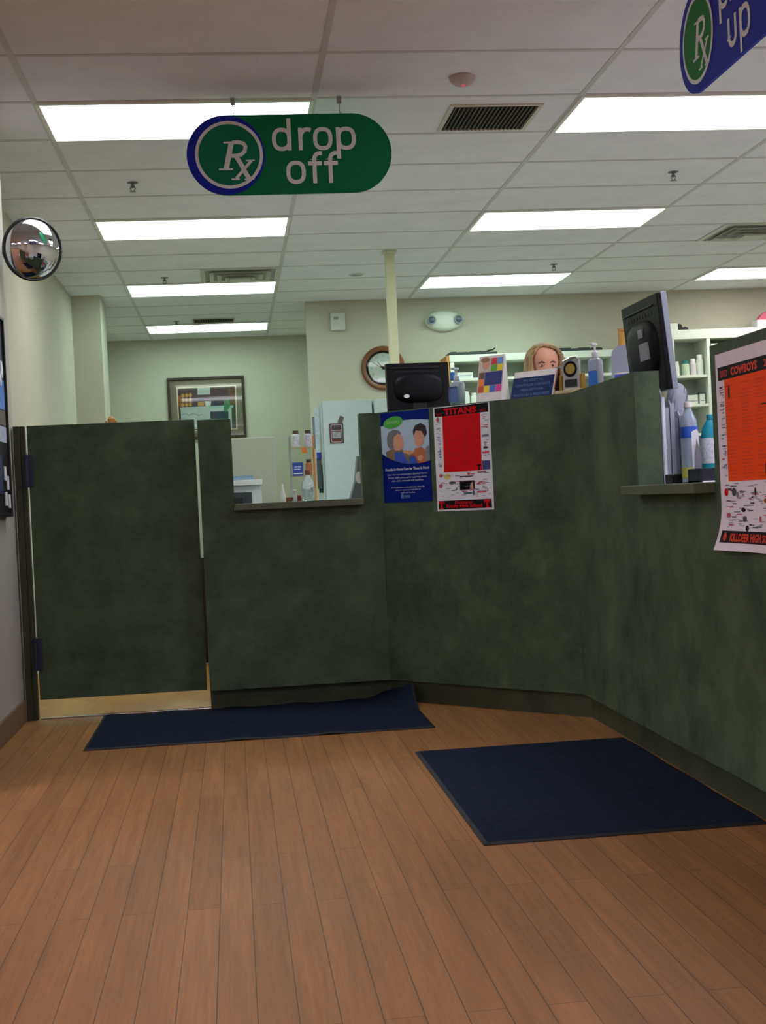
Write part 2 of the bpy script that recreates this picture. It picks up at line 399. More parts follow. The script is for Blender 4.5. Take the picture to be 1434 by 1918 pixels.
def sprinkler():
    t = thing('fire_sprinkler', 'x', 'sprinkler', (0, 0, CEIL), group='ceiling fire sprinklers')
    MB().lathe([(.03, -.0005), (.03, -.003), (.016, -.007)], 20).build('escutcheon', mat('sprinkler_chrome', (120, 122, 124), .3, metal=.8), t, smooth=True)
    MB().lathe([(.008, -.007), (.008, -.03)], 12).build('body', mat('sprinkler_chrome', (120, 122, 124)), t)
    fr = MB(); fr.tube([(-.009, 0, -.018), (-.014, 0, -.034), (-.003, 0, -.048)], .0025, 6); fr.tube([(.009, 0, -.018), (.014, 0, -.034), (.003, 0, -.048)], .0025, 6)
    fr.build('frame_arm', mat('sprinkler_chrome', (120, 122, 124)), t)
    MB().lathe([(.018, -.050), (.018, -.048), (.004, -.046)], 16).build('deflector', mat('sprinkler_chrome', (120, 122, 124)), t)
    return t
sp = sprinkler()
spots = [(-.462, 7.494, 'fire sprinkler on the ceiling left of the drop off sign'), (2.6, 7.509, 'fire sprinkler on the ceiling below the blue hanging sign'),
         (-.444, 10.604, 'fire sprinkler in front of the third left ceiling light'), (2.623, 10.5, 'fire sprinkler beside the farthest right ceiling light'),
         (-.457, 13.116, 'fire sprinkler in front of the farthest left ceiling light')]
sp.location = (spots[0][0], spots[0][1], CEIL); sp['label'] = spots[0][2]
for (a, b, l) in spots[1:]: dup(sp, (a, b, CEIL), l)
t = thing('smoke_detector', 'round white smoke detector with a red light on the near ceiling', 'smoke detector', (1.066, 5.72, CEIL))
MB().lathe([(.056, -.001), (.056, -.014), (.05, -.022), (.034, -.034), (.02, -.038)], 32).build('housing', mat('detector_plastic', (190, 176, 178), .5), t, smooth=True)
MB().lathe([(.004, -.036), (.007, -.041), (.003, -.046)], 12, c=(0, -.012, 0)).build('indicator_light', mat('red_led', (235, 70, 90), .3, emit=.6), t, smooth=True)
t = thing('ceiling_speaker', 'small round grey speaker in the ceiling left of the cream pole', 'speaker', (1.065, 10.712, CEIL))
MB().lathe([(.06, -.001), (.06, -.006), (.05, -.008)], 28).build('rim', OFFW, t); MB().lathe([(.048, -.008), (.02, -.011), (.001, -.011)], 28).build('mesh_cover', GREYP, t)

# ================================================================== HANGING SIGNS
K = .00236                                    # metres per drawing unit
def arc(cx, cy, rx, ry, a0, a1, n=14): return [(cx+rx*math.cos(math.radians(a0+(a1-a0)*i/n)), cy+ry*math.sin(math.radians(a0+(a1-a0)*i/n))) for i in range(n+1)]
def glyph(ch):                                # rounded sans strokes, x-height 42, stem width 8
    bowl = lambda cx: [(cx+14.5*math.copysign(abs(math.cos(a))**.8, math.cos(a)), 21+18*math.copysign(abs(math.sin(a))**.8, math.sin(a))) for a in [2*PI*i/28 for i in range(28)]]
    return {'o': ([(bowl(18), 1)], 40), 'd': ([(bowl(17), 1), ([(31, 0), (31, 60)], 0)], 45), 'p': ([(bowl(22), 1), ([(7, -17), (7, 42)], 0)], 42),
            'r': ([([(7, 0), (7, 42)], 0), ([(7, 26)]+arc(20, 26, 12, 13, 170, 62)+[(27, 37)], 0)], 31),
            'f': ([([(13, 0), (13, 44)]+arc(23, 44, 10, 12, 180, 90)+[(28, 56)], 0), ([(1, 37), (27, 37)], 0)], 30),
            'u': ([([(6, 42), (6, 16)]+arc(18, 16, 12, 12, 180, 360)+[(30, 42)], 0)], 41),
            'i': ([([(6, 0), (6, 42)], 0), ([(6, 50), (6, 59)], 0)], 17), 'c': ([(arc(18, 21, 14, 18, 50, 310, 20), 0)], 36),
            'k': ([([(6, 0), (6, 60)], 0), ([(8, 19), (30, 41)], 0), ([(14, 24), (31, 1)], 0)], 38)}[ch]
def word(mb, s, x, z, t):
    for ch in s:
        ss, adv = glyph(ch)
        for i, (pts, cl) in enumerate(ss): mb.stroke([((x+p[0])*K, (z+p[1])*K) for p in pts], 7.5*K, t+.0003*i, closed=bool(cl))
        x += adv
def hanging_sign(loc, rz, body, ringm, circle, w1, w2, label):
    t = thing('hanging_sign', label, 'sign', loc, rz)
    W, H = 383*K, 149*K; R = H/2
    pl = arc(R, R, R, R, 90, 270, 28)+arc(W-R, R, R, R, -90, 90, 28)
    MB().prism(pl, lambda x, z: (x, -.006, z), lambda x, z: (x, .006, z)).build('sign_board', body, t)
    sb_ = t.children[0]
    e = MB(); e.ell(72*K, 74.5*K, 72.5*K, 74*K, .0068, n=56); dsc = e.build('disc', ringm, t)
    e = MB(); e.ring(78*K, 75*K, 57*K, 63*K, .0080, n=56); e.build('ring', SIGNWHITE, dsc)
    e = MB(); e.ell(78*K, 75*K, 57.5*K, 57.5*K, .0074, n=56); e.build('disc_centre', circle, dsc)
    rx = MB(); q = .000658; ox, oz = 30, 557                 # the Rx mark, in serif italics
    p = lambda x, y: ((x-ox)*q, (oz-y)*q)
    def st(pts, wd): rx.stroke([p(*a) for a in pts], wd*q, .0086+.00015*len(rx.f)/4)
    st([(286, 384), (328, 208)], 34); st([(238, 384), (330, 384)], 12); st([(276, 206), (360, 206)], 12)
    st([(335, 206), (378, 206), (408, 214), (421, 236), (414, 266), (390, 288), (350, 296), (312, 296)], 25)
    st([(352, 294), (384, 350), (418, 420), (438, 452)], 30); st([(405, 455), (470, 452)], 10)
    st([(456, 330), (350, 446)], 19); st([(418, 330), (478, 328)], 10); st([(318, 452), (372, 452)], 10)
    rx.build('prescription_mark', SIGNWHITE, dsc)
    tx = MB(); word(tx, w1[0], w1[1], 81, .0076); word(tx, w2[0], w2[1], 19, .0076); tx.build('lettering', SIGNWHITE, sb_)
    for hx in (.21, .68):
        h = MB(); h.tube([(hx, 0, H-.008), (hx, 0, H+.05)], .0022, 6); h.rbox(hx-.01, -.008, H+.045, hx+.01, .008, CEIL-.003-loc[2], .002); h.tube([(hx, -.002, H+.01), (hx+.008, -.002, H+.004), (hx, -.002, H-.004)], .002, 6)
        h.build('hanger', GREYP, t)
    return t
hanging_sign((-.127, 5.97, 2.313), 0, SIGNGREEN, SIGNBLUE, mat('sign_green_disc', (10, 118, 88), .55, spec=.2), ('drop', 160), ('off', 183), 'green hanging drop off sign with an Rx circle, hung from the ceiling')
hanging_sign((1.655, 4.635, 2.288), -PI/2, SIGNBLUE, SIGNBLUE, mat('sign_mid_green', (20, 128, 48), .55, spec=.2), ('pick', 163), ('up', 192), 'blue hanging pick up sign with a green Rx circle at top right')

# ================================================================== SERVICE COUNTER
P0 = Vector((.69, 6.25)); P1 = Vector((1.405, 5.45)); U = (P1-P0).normalized(); NB = Vector((-U.y, U.x)); RZB = math.atan2(U.y, U.x); LB = (P1-P0).length
TOP = 1.35; TH = .09
ct = thing('service_counter', 'dark green laminate pharmacy counter with two low writing windows, wrapping round the corner', 'counter')
def bpt(s, d=0): return P0+U*s+NB*d
pa = [(-.146, .1), (.705, .1), (.705, TOP), (.603, TOP), (.603, .925), (.007, .925), (.007, TOP), (-.146, TOP)]
MB().prism(pa, lambda x, z: (x, 6.25, z), lambda x, z: (x, 6.25+TH, z)).build('front_panel', LAM, ct)
mb = MB(); poly = [P0[:], P1[:], (P1+NB*TH)[:], (P0+NB*TH)[:]]
mb.prism(poly, lambda x, y: (x, y, .1), lambda x, y: (x, y, TOP)); mb.build('angled_panel', LAM, ct)
pc = [(5.50, .1), (1.2, .1), (1.2, TOP), (3.81, TOP), (3.81, .925), (4.562, .925), (4.562, TOP), (5.50, TOP)]
MB().prism(pc, lambda y, z: (1.405, y, z), lambda y, z: (1.405+TH, y, z)).build('side_panel', LAM, ct)
MB().box(-.146, 6.33, 0, .80, 6.35, .1).build('toe_kick', KICK, ct)
a0, a1 = bpt(-.02, .03), bpt(LB+.02, .03); b0, b1 = bpt(-.02, .06), bpt(LB+.02, .06)
MB().prism([a0[:], a1[:], b1[:], b0[:]], lambda x, y: (x, y, 0), lambda x, y: (x, y, .1)).build('toe_kick', KICK, ct)
MB().box(1.44, 1.2, 0, 1.47, 5.47, .1).build('toe_kick', KICK, ct)
LEDGE = two_tone('ledge_laminate', (76, 88, 68), (96, 108, 84), 6, .42, detail=8, fine=(220, .1), spec=.4)
MB().rbox(.009, 6.19, .925, .601, 6.60, .9555, .003).build('writing_ledge', LEDGE, ct)
MB().rbox(1.340, 3.812, .922, 1.93, 4.560, .9535, .003).build('writing_ledge', LEDGE, ct)
q = [bpt(.06, TH), bpt(LB-.02, TH), bpt(LB+.16, .36), bpt(.25, .42)]
MB().prism([p[:] for p in q], lambda x, y: (x, y, TOP-.03), lambda x, y: (x, y, TOP-.001)).build('back_shelf', LEDGE, ct)

# the back-office desk that the ledge goods and printer stand on
dk = thing('work_desk', 'pale laminate work desk behind the drop off window', 'desk', (0, 6.62, 0))
MB().rbox(.0, 0, .90, 1.0, 2.35, .93, .004).build('desktop', OFFW, dk)
for (x, y) in ((.06, .08), (.94, .08), (.06, 2.27), (.94, 2.27)): MB().rbox(x-.025, y-.025, 0, x+.025, y+.025, .90, .003).build('leg', GREYP, dk)
MB().box(.05, 2.30, .2, .95, 2.32, .90).build('modesty_panel', OFFW, dk)
d2 = thing('side_desk', 'staff desk running behind the pick up window', 'desk', (1.50, 4.56, 0))
MB().rbox(0, .001, .922, .55, .80, .953, .004).build('desktop', OFFW, d2)
for (x, y) in ((.05, .05), (.5, .05), (.05, .75), (.5, .75)): MB().rbox(x-.02, y-.02, 0, x+.02, y+.02, .922, .003).build('leg', GREYP, d2)

# ---- gate and post
gt = thing('swing_gate', 'tall dark green laminate swing gate hinged on the left post', 'gate', (-.935, 6.345, 0))
MB().rbox(.008, 0, .094, .773, .035, 1.36, .002).build('gate_panel', LAM, gt)
for z0 in (1.08, .235):
    h = MB(); h.rbox(-.004, -.010, z0, .03, -.0005, z0+.145, .003); h.lathe([(.009, z0-.004), (.009, z0+.149)], 14, c=(.0, -.011, 0)); h.build('hinge', STEEL, gt)
ps = thing('gate_post', 'narrow olive laminate post between the left wall and the gate', 'post', (-.99, 6.345, 0))
MB().rbox(.0, 0, 0, .030, .06, 1.36, .002).build('post_core', POSTM, ps); MB().rbox(.0305, .008, 0, .050, .055, 1.36, .002).build('stop_strip', POSTM, ps)

# ================================================================== FLOOR MATS
def floor_mat(x0, y0, x1, y1, label, zf, yb=None, n=56, mrow=28):
    t = thing('floor_mat', label, 'floor mat', (x0, y0, 0), group='navy floor mats')
    W, D = x1-x0, y1-y0; m = MB(); vs = []; fs = []
    for j in range(mrow+1):
        for i in range(n+1):
            u, v = i/n, j/mrow; vs.append((W*u, (D+(yb(u) if yb else 0))*v, .007+zf(u, v)))
    for j in range(mrow):
        for i in range(n): fs.append((j*(n+1)+i, j*(n+1)+i+1, (j+1)*(n+1)+i+1, (j+1)*(n+1)+i))
    N = len(vs); vs += [(a, b, max(c-.006, .0005+max(0, c-.0075))) for a, b, c in vs]; fs += [[k+N for k in f][::-1] for f in fs]
    m.add(vs, fs)
    per = [(i, 0) for i in range(n+1)]+[(n, j) for j in range(1, mrow+1)]+[(i, mrow) for i in range(n-1, -1, -1)]+[(0, j) for j in range(mrow-1, 0, -1)]
    idx = [j*(n+1)+i for i, j in per]; m.add([], [])
    for k in range(len(idx)): a, b = idx[k], idx[(k+1) % len(idx)]; m.f.append([a, a+N, b+N, b]); m.mi.append(0)
    m.build('carpet', MATBLUE, t, smooth=True)
    e = MB()
    for k in range(len(per)):
        (i, j), (i2, j2) = per[k], per[(k+1) % len(per)]; A = Vector(vs[j*(n+1)+i]); B = Vector(vs[j2*(n+1)+i2])
        out = {True: None}
        cx, cy = W/2, D/2
        def o(P, ii, jj): return Vector((P.x+(-.012 if ii == 0 else .012 if ii == n else 0), P.y+(-.012 if jj == 0 else (.004 if yb else .012) if jj == mrow else 0), P.z-.0045 if P.z < .012 else P.z-.002))
        e.add([A, B, o(B, i2, j2), o(A, i, j), ], [(0, 3, 2, 1)])
        A2 = o(A, i, j); B2 = o(B, i2, j2); e.add([A2, B2, (B2.x, B2.y, max(B2.z-.0022, .0003)), (A2.x, A2.y, max(A2.z-.0022, .0003))], [(0, 3, 2, 1)])
    e.build('rubber_border', MATEDGE, t)
    return t
def zf1(u, v):
    wave = .006*max(0, math.sin(u*31+1))*max(0, (v-.8)/.2)+.005*max(0, math.sin(u*23+4))*max(0, (.12-v)/.12)*(1 if .2 < u < .75 else .2)
    curl = max(0, (u-.86)/.14)*max(0, (v-.72)/.28)
    return wave+.085*curl**1.3
def yb1(u):                                   # the back edge runs along the toe kick; the right corner rides up it
    return -.19*max(0, (u-.93)/.07)
floor_mat(-.628, 5.467, .768, 6.318, 'long wavy navy floor mat along the gate and drop off window', zf1, yb1)
floor_mat(.64, 3.59, 1.418, 4.945, 'flat navy floor mat under the orange poster at the side counter', lambda u, v: .0015*math.sin(v*17)*max(0, (u-.9)/.1))

# ================================================================== CONVEX MIRROR AND LEFT BOARD
mr = thing('convex_mirror', 'round convex security mirror with a black rim on the left wall', 'mirror', (-.853, 6.30, 2.164))
R = Matrix.Rotation(math.radians(33), 4, 'Z') @ Matrix.Rotation(math.radians(98), 4, 'X')
prof = [(.138*math.sin(a), .045*(math.cos(a)-math.cos(1.25))/(1-math.cos(1.25))) for a in [1.25-1.25*i/14 for i in range(15)]]
prof = [(r/math.sin(1.25), z) for r, z in prof]
MB().lathe(prof[:-1]+[(.0015, .045)], 56).apply(lambda p: R @ p).build('mirror_dome', mat('mirror_silver', (205, 208, 212), .04, metal=1), mr, smooth=True)
MB().lathe([(.10, -.016), (.138, -.014), (.145, -.006), (.145, .004), (.139, .009), (.133, .006)], 56).apply(lambda p: R @ p).build('rim', BLACKP, mr, smooth=True)
MB().tube([R @ Vector((0, 0, -.012)), Vector((-.06, .05, .0)), Vector((-.115, .07, 0)), Vector((-.146, .07, 0))], .009, 10).build('bracket', DARK, mr)

bd = thing('notice_board', 'black framed board of notices and pamphlets on the left wall', 'notice board', (-1.0, 5.15, .945))
MB().rbox(0, 0, 0, .022, .955, .88, .003).build('backing_board', mat('board_black', (26, 26, 30), .5), bd)
fr = MB(); 
for a in ((.0, 0, 0, .034, .955, .016), (0, 0, .864, .034, .955, .88), (0, 0, 0, .034, .016, .88), (0, .939, 0, .034, .955, .88)): fr.rbox(*a, .003)
fr.build('frame', BLACKP, bd)
sheets = [((.05, .30), (.66, .84), (46, 56, 92)), ((.33, .60), (.66, .84), (60, 66, 90)), ((.64, .90), (.66, .84), (44, 54, 94)),
          ((.05, .42), (.33, .60), (86, 130, 196)), ((.46, .925), (.47, .60), (78, 128, 206)), ((.46, .925), (.40, .465), (104, 92, 86)), ((.46, .925), (.325, .395), (176, 186, 204)),
          ((.05, .32), (.05, .27), (190, 196, 206)), ((.36, .62), (.05, .27), (120, 130, 160)), ((.66, .78), (.10, .27), (56, 66, 96))]
for i, (yy, zz, cc) in enumerate(sheets):
    MB().box(.0225, yy[0], zz[0], .0245, yy[1], zz[1]).build('notice', mat('notice_print_%d' % i, cc, .6, noise=.2, scale=40), bd)
for (yy, zz) in ((.80, .05), (.86, .12), (.80, .16), (.88, .04), (.83, .62)):
    MB().box(.025, yy, zz, .030, yy+.045, zz+.06).build('pamphlet', PAPER, bd)
for (yy, zz) in ((.83, .60), (.88, .64), (.72, .72)): MB().apply(lambda p: p).lathe([(.02, 0), (.02, .004)], 16).apply(lambda p: Vector((.0245+p.z, yy+p.x, zz+p.y*1.6))).build('notice_picture', PAPER, bd)
t = thing('wall_sheet', 'blue sheet fixed to the left wall above the notice board', 'poster', (-1.0, 5.2, 1.84))
MB().box(0, 0, 0, .004, .86, .10).build('sheet', mat('sheet_blue', (96, 116, 150), .6, noise=.2), t)

# ================================================================== POSTERS
def sheet(t, w, h, m, curl=None, nz=24, nm='paper_sheet'):
    b = MB(); b.rect(0, 0, w, h, .0012, nz=nz, nx=6)
    n = len(b.v); b.v += [(p[0], -.0003, p[2]) for p in b.v]; b.f += [[k+n for k in f][::-1] for f in b.f]; b.mi += [0]*(len(b.f)-len(b.mi))
    if curl: b.apply(curl)
    return b.build(nm, m, t)
# --- blue home care poster
w_, h_ = .291, .417
o = bpt(.018, -.0005)
pt = thing('wall_poster', 'blue home care poster of two smiling women taped to the angled counter', 'poster', (o.x, o.y, .928), RZB)
sheet(pt, w_, h_, NAVY)
F = bilin((80, 200), (612, 145), (118, 1215), (652, 1200), w_, h_)
P = lambda l: [F(*a) for a in l]
clip = lambda l: [(min(max(a, .0005), w_-.0005), b) for a, b in l]
top = [(84, 350), (150, 330), (250, 295), (350, 275), (450, 265), (540, 264), (616, 270)]
bot = [(636, 735), (560, 758), (480, 770), (400, 776), (320, 765), (230, 735), (150, 695), (96, 655)]
MB().poly(clip(P(top+bot)), .0018).build('photo_backdrop', mat('photo_pale_blue', (178, 206, 222), .6), pt)
ph = MB()
HG = mat('photo_grey_hair', (118, 120, 124), .6, noise=.2, scale=300); FS = mat('photo_skin', (214, 160, 130), .6); HD = mat('photo_dark_hair', (48, 34, 32), .6)
TAN = mat('photo_tan_coat', (128, 112, 84), .6); SB = mat('photo_blue_shirt', (50, 84, 186), .6); SO = mat('photo_orange_top', (188, 110, 66), .6)
ph.poly(clip(P([(140, 640), (200, 610), (300, 600), (400, 640), (470, 690), (500, 768), (400, 776), (320, 765), (230, 735), (150, 695)])), .0024, TAN)
ph.poly(P([(240, 640), (330, 640), (400, 774), (320, 765), (250, 740)]), .0026, SB); ph.poly(P([(400, 700), (470, 690), (500, 768), (410, 775)]), .0026, SB)
ph.poly(P([(155, 470), (175, 415), (230, 385), (290, 392), (312, 420), (300, 500), (250, 560), (230, 605), (190, 610), (160, 560)]), .0028, HG)
ph.poly(P([(235, 470), (280, 430), (318, 440), (336, 500), (345, 540), (338, 590), (300, 620), (250, 620), (228, 560)]), .0030, FS)
ph.poly(clip(P([(430, 690), (470, 600), (540, 580), (600, 640), (634, 600), (634, 735), (560, 758), (480, 770)])), .0024, SO)
ph.poly(clip(P([(580, 600), (612, 560), (632, 600), (634, 735), (580, 745)])), .0026, mat('photo_grey_sleeve', (130, 134, 142), .6))
ph.poly(P([(445, 400), (470, 335), (530, 308), (585, 340), (600, 420), (580, 470), (560, 440), (500, 400), (455, 470)]), .0028, HD)
ph.poly(P([(455, 450), (480, 395), (540, 400), (565, 450), (560, 530), (530, 575), (490, 575), (465, 530)]), .0030, FS)
ph.poly(P([(330, 620), (430, 620), (450, 650), (410, 670), (350, 650)]), .0030, FS); ph.poly(P([(500, 690), (540, 665), (560, 700), (530, 745), (500, 730)]), .0030, FS)
ph.build('photo_of_two_women', HG, pt)
g = MB(); g.ell(*F(225, 303), .060, .027, .0026, tilt=.12); bdg = g.build('green_badge', mat('badge_green', (76, 176, 66), .6), pt)
g = MB(); g.text('CAREERS', *F(225, 312), .016, .0032, bold=.0004, wide=.08); g.build('badge_lettering', mat('badge_pale_green', (150, 214, 130), .6), bdg)
l = MB(); cx = w_*.51
l.text('Provide In-Home Care for Those In Need', cx, h_*.352, .0168, .0018, wide=w_*.9, bold=.0004)
l.text('Learn how you can become a Qualified Service', cx, h_*.300, .0105, .0018, wide=w_*.82)
l.text('Provider (QSP) and be paid for supporting seniors,', cx, h_*.264, .0105, .0018, wide=w_*.80)
l.text('older adults, and people with disabilities.', cx, h_*.230, .0105, .0018, wide=w_*.66)
l.text('For an application or more information about this', cx, h_*.157, .0095, .0018, wide=w_*.68)
l.text('visit us or contact your local office, or', cx, h_*.127, .0095, .0018, wide=w_*.52)
l.text('call us today', cx, h_*.098, .0095, .0018, wide=w_*.30)
l.build('white_lettering', mat('poster_white_ink', (216, 222, 236), .6), pt)
l = MB(); x0, z0 = w_*.40, h_*.04
l.poly([(x0-.012, z0), (x0+.006, z0), (x0+.006, z0+.014), (x0-.003, z0+.026), (x0-.012, z0+.014)], .0018); l.rect(x0+.010, z0+.001, x0+.044, z0+.0035, .0018); l.rect(x0+.010, z0+.006, x0+.044, z0+.014, .0018)
l.build('house_emblem', mat('poster_dim_blue_ink', (92, 120, 172), .6), pt)

# --- school schedule posters
def small_ads(mb, w, x0, z0, x1, z1, n, seed, mats):
    rnd = random.Random(seed)
    for _ in range(n):
        a = x0+rnd.random()*(x1-x0); b = z0+rnd.random()*(z1-z0); L = w*(.03+.07*rnd.random()); hgt = .0018+.0022*rnd.random()
        mb.rect(a, b, min(a+L, x1), b+hgt, .0018, rnd.choice(mats))
IG = mat('ad_grey_ink', (116, 128, 142), .7); IR = mat('ad_red_ink', (200, 80, 96), .7); IB = mat('ad_blue_ink', (60, 76, 130), .7); IDK = mat('ad_dark_ink', (60, 64, 72), .7); IP = mat('ad_pale_ink', (160, 170, 186), .7)
w_, h_ = .318, .467
o = bpt(.337, -.0005)
pt = thing('wall_poster', 'red and white Titans school schedule poster taped to the angled counter', 'poster', (o.x, o.y, .879), RZB)
sheet(pt, w_, h_, PAPER)
F = bilin((663, 140), (1305, 100), (710, 1305), (1355, 1290), w_, h_)
def quad(mb, a, b, c, d, t, m=None): mb.poly([F(*a), F(*b), F(*c), F(*d)], t, m)
b = MB(); quad(b, (680, 150), (1290, 103), (1294, 205), (686, 246), .0018); hdr = b.build('header_band', INK, pt)
b = MB(); quad(b, (722, 1187), (1328, 1170), (1332, 1268), (724, 1284), .0018); ftr = b.build('footer_band', INK, pt)
b = MB(); quad(b, (772, 240), (1204, 212), (1222, 852), (790, 866), .0018); spn = b.build('schedule_panel', RED, pt)
zz = lambda x, y: F(x, y)[1]
b = MB()
b.text('TITANS', F(978, 205)[0], zz(978, 212), .036, .0026, bold=.0016, wide=F(1165, 160)[0]-F(795, 180)[0])
b.build('title_lettering', RED, hdr); b = MB()
b.text('2012', F(737, 230)[0], zz(737, 230), .013, .0026, wide=.034); b.build('year_lettering', RED, hdr); b = MB(); b.text('2013', F(1235, 195)[0], zz(1235, 195), .013, .0026, wide=.034)
b.build('year_lettering', RED, hdr); b = MB()
b.text('Dickinson', F(1015, 1215)[0], zz(1015, 1218), .018, .0026, bold=.0005, wide=.098); b.build('town_lettering', RED, ftr); b = MB(); b.text('Trinity High School', F(1020, 1262)[0], zz(1020, 1260), .0205, .0026, bold=.0007, wide=.205)
b.build('school_lettering', RED, ftr)
for cx in (760, 1280):
    b = MB()
    X, Z = F(cx, 1232 if cx < 1000 else 1222)
    b.rect(X-.017, Z+.008, X+.017, Z+.017, .0026); b.rect(X-.017, Z+.003, X-.012, Z+.012, .0026); b.rect(X+.012, Z+.003, X+.017, Z+.012, .0026); b.rect(X-.0055, Z-.016, X+.0055, Z+.010, .0026); b.rect(X-.010, Z-.018, X+.010, Z-.014, .0026)
    b.build('letter_emblem', RED, ftr)
b = MB()
rnd = random.Random(3)
for cxx in (0.13, .37, .62, .86):
    for r_ in range(26):
        zz0 = .03+r_*.0355
        if rnd.random() < .85:
            A = F(790+415*cxx-48, 245+610*zz0); b.rect(A[0], A[1], A[0]+.03+.012*rnd.random(), A[1]+.0016, .0024, mat('schedule_dark_red', (168, 16, 24), .7))
tag(b.build('schedule_print', RED, spn), None, None, kind='stuff')
b = MB(); X, Z = F(1192, 815); b.rect(X-.012, Z+.006, X+.012, Z+.012, .0026); b.rect(X-.004, Z-.013, X+.004, Z+.008, .0026); b.rect(X-.007, Z-.015, X+.007, Z-.012, .0026); b.build('school_letter', INK, spn)
b = MB(); quad(b, (1225, 745), (1312, 742), (1316, 842), (1228, 848), .0018); b.build('advert', IB, pt)
b = MB(); quad(b, (970, 965), (1138, 962), (1142, 1062), (972, 1068), .0018); adk = b.build('advert', INK, pt)
b = MB(); quad(b, (1092, 1000), (1118, 975), (1128, 1060), (1088, 1062), .0024); b.build('advert_portrait', FS, adk)
class ADS:
    def __getattr__(s, k):
        def f(*a, **q):
            m = MB(); getattr(m, k)(*a, **q); m.build('advert', None, pt)
        return f
b = ADS()
b.ell(*F(720, 275), .009, .010, .0018, IR); b.ell(*F(750, 905), .009, .008, .0018, IR); b.ell(*F(828, 915), .018, .013, .0018, mat('ad_yellow', (228, 204, 110), .7)); b.ell(*F(750, 1020), .010, .010, .0018, mat('ad_magenta', (196, 90, 140), .7))
b.poly([F(1155, 1010), F(1185, 980), F(1215, 1008)], .0018, IR); b.rect(F(1165, 1098)[0], F(1165, 1102)[1], F(1270, 1098)[0], F(1165, 1082)[1], .0018, IR); b.rect(F(1015, 1112)[0], F(1015, 1115)[1], F(1110, 1100)[0], F(1015, 1095)[1], .0018, mat('ad_teal', (40, 104, 110), .7)); b.ell(*F(1128, 1100), .006, .012, .0018, mat('ad_teal', (40, 104, 110)))
b.ell(*F(885, 985), .02, .006, .0018, IDK); b.rect(F(1240, 615)[0], F(1240, 615)[1], F(1282, 590)[0], F(1240, 588)[1], .0018, IDK); b.rect(F(1222, 480)[0], F(1222, 482)[1], F(1300, 462)[0], F(1222, 458)[1], .0018, IG); b.ell(*F(1260, 562), .006, .012, .0018, IP); b.rect(F(1226, 668)[0], F(1226, 668)[1], F(1302, 648)[0], F(1226, 648)[1], .0018, IR)
b.rect(F(1172, 880)[0], F(1172, 880)[1], F(1270, 860)[0], F(1172, 862)[1], .0018, mat('ad_brown', (126, 84, 84), .7)); b.rect(F(972, 925)[0], F(972, 925)[1], F(1120, 905)[0], F(972, 913)[1], .0018, IDK); b.ell(*F(1072, 888), .008, .006, .0018, IR)
b = MB()
x1 = F(765, 500)[0]-.004; small_ads(b, w_, .012, .20, x1-.002, .40, 46, 1, [IG, IP, IB, IP]); small_ads(b, w_, F(1215, 500)[0]+.004, .23, w_-.012, .42, 26, 2, [IG, IP, IR]); small_ads(b, w_, .014, .06, w_-.014, .165, 60, 4, [IG, IP, IP, IR, IDK])
tag(b.build('advert_print', IG, pt), None, None, kind='stuff')

w_, h_ = .47, .562                             # orange poster on the side counter
def curl(p): 
    k = max(0, (.13-p.z)/.13); e = max(0, 1-p.x/(.5*w_))
    return Vector((p.x, p.y-.030*k*k*(.35+.65*e), p.z))
op = thing('wall_poster', 'orange and white Killdeer High School schedule poster curling on the side counter', 'poster', (1.4045, 3.765, .757), -PI/2)
sheet(op, w_, h_, mat('cool_white_paper', (234, 236, 242), .8, spec=.12), curl)
L = w_-.028
def op_part(b, nm, m, par=None): b.apply(curl); return b.build(nm, m, par or op)
b = MB(); b.rect(.018, .485, L+.012, .523, .0018); hdr = op_part(b, 'header_band', INK)
b = MB(); b.rect(.022, .022, L+.012, .056, .0018, nz=4, nx=8); ftr = op_part(b, 'footer_band', INK)
b = MB(); b.rect(.066, .196, .385, .485, .0018); spn = op_part(b, 'schedule_panel', ORANGE)
DOR = mat('deep_orange_ink', (216, 60, 28), .6)
b = MB(); b.text('2012', .065, .494, .026, .0026, wide=.055, bold=.0006); op_part(b, 'year_lettering', DOR, hdr); b = MB(); b.text('COWBOYS', .215, .493, .030, .0026, wide=.19, bold=.0014); op_part(b, 'team_lettering', DOR, hdr); b = MB(); b.text('2013', .395, .494, .026, .0026, wide=.075, bold=.0006); op_part(b, 'year_lettering', DOR, hdr); b = MB()
b.text('KILLDEER HIGH SCHOOL', .26, .0275, .030, .0028, wide=.34, bold=.0012); op_part(b, 'school_lettering', DOR, ftr); b = MB(); b.ell(.054, .039, .012, .012, .0028); op_part(b, 'round_emblem', DOR, ftr)
b = MB(); rnd = random.Random(9)
for cxx in (.075, .185, .29):
    for r_ in range(28):
        if rnd.random() < .8: b.rect(cxx, .205+r_*.0096, cxx+.05+.03*rnd.random(), .2075+r_*.0096, .0024)
tag(op_part(b, 'schedule_print', mat('schedule_dark_orange', (222, 66, 14), .7), spn), None, None, kind='stuff')
for (k_, g_) in (('ell', (.100, .447, .006, .019, .0028)), ('ell', (.345, .222, .008, .020, .0028)), ('rect', (.352, .208, .383, .214, .0028)), ('rect', (.330, .395, .378, .398, .0028)), ('rect', (.36, .232, .375, .238, .0028))):
    b = MB(); getattr(b, k_)(*g_); op_part(b, 'player_silhouette' if k_ == 'ell' else 'caption_bar', INK, spn)
b = MB(); small_ads(b, w_, .020, .20, .060, .47, 60, 5, [IG, IP, IP, IR]); small_ads(b, w_, .39, .20, w_-.02, .47, 40, 6, [IG, IP, IR]); small_ads(b, w_, .03, .065, w_-.02, .19, 110, 7, [IG, IP, IP, IR, IDK])
tag(op_part(b, 'advert_print', IG), None, None, kind='stuff')
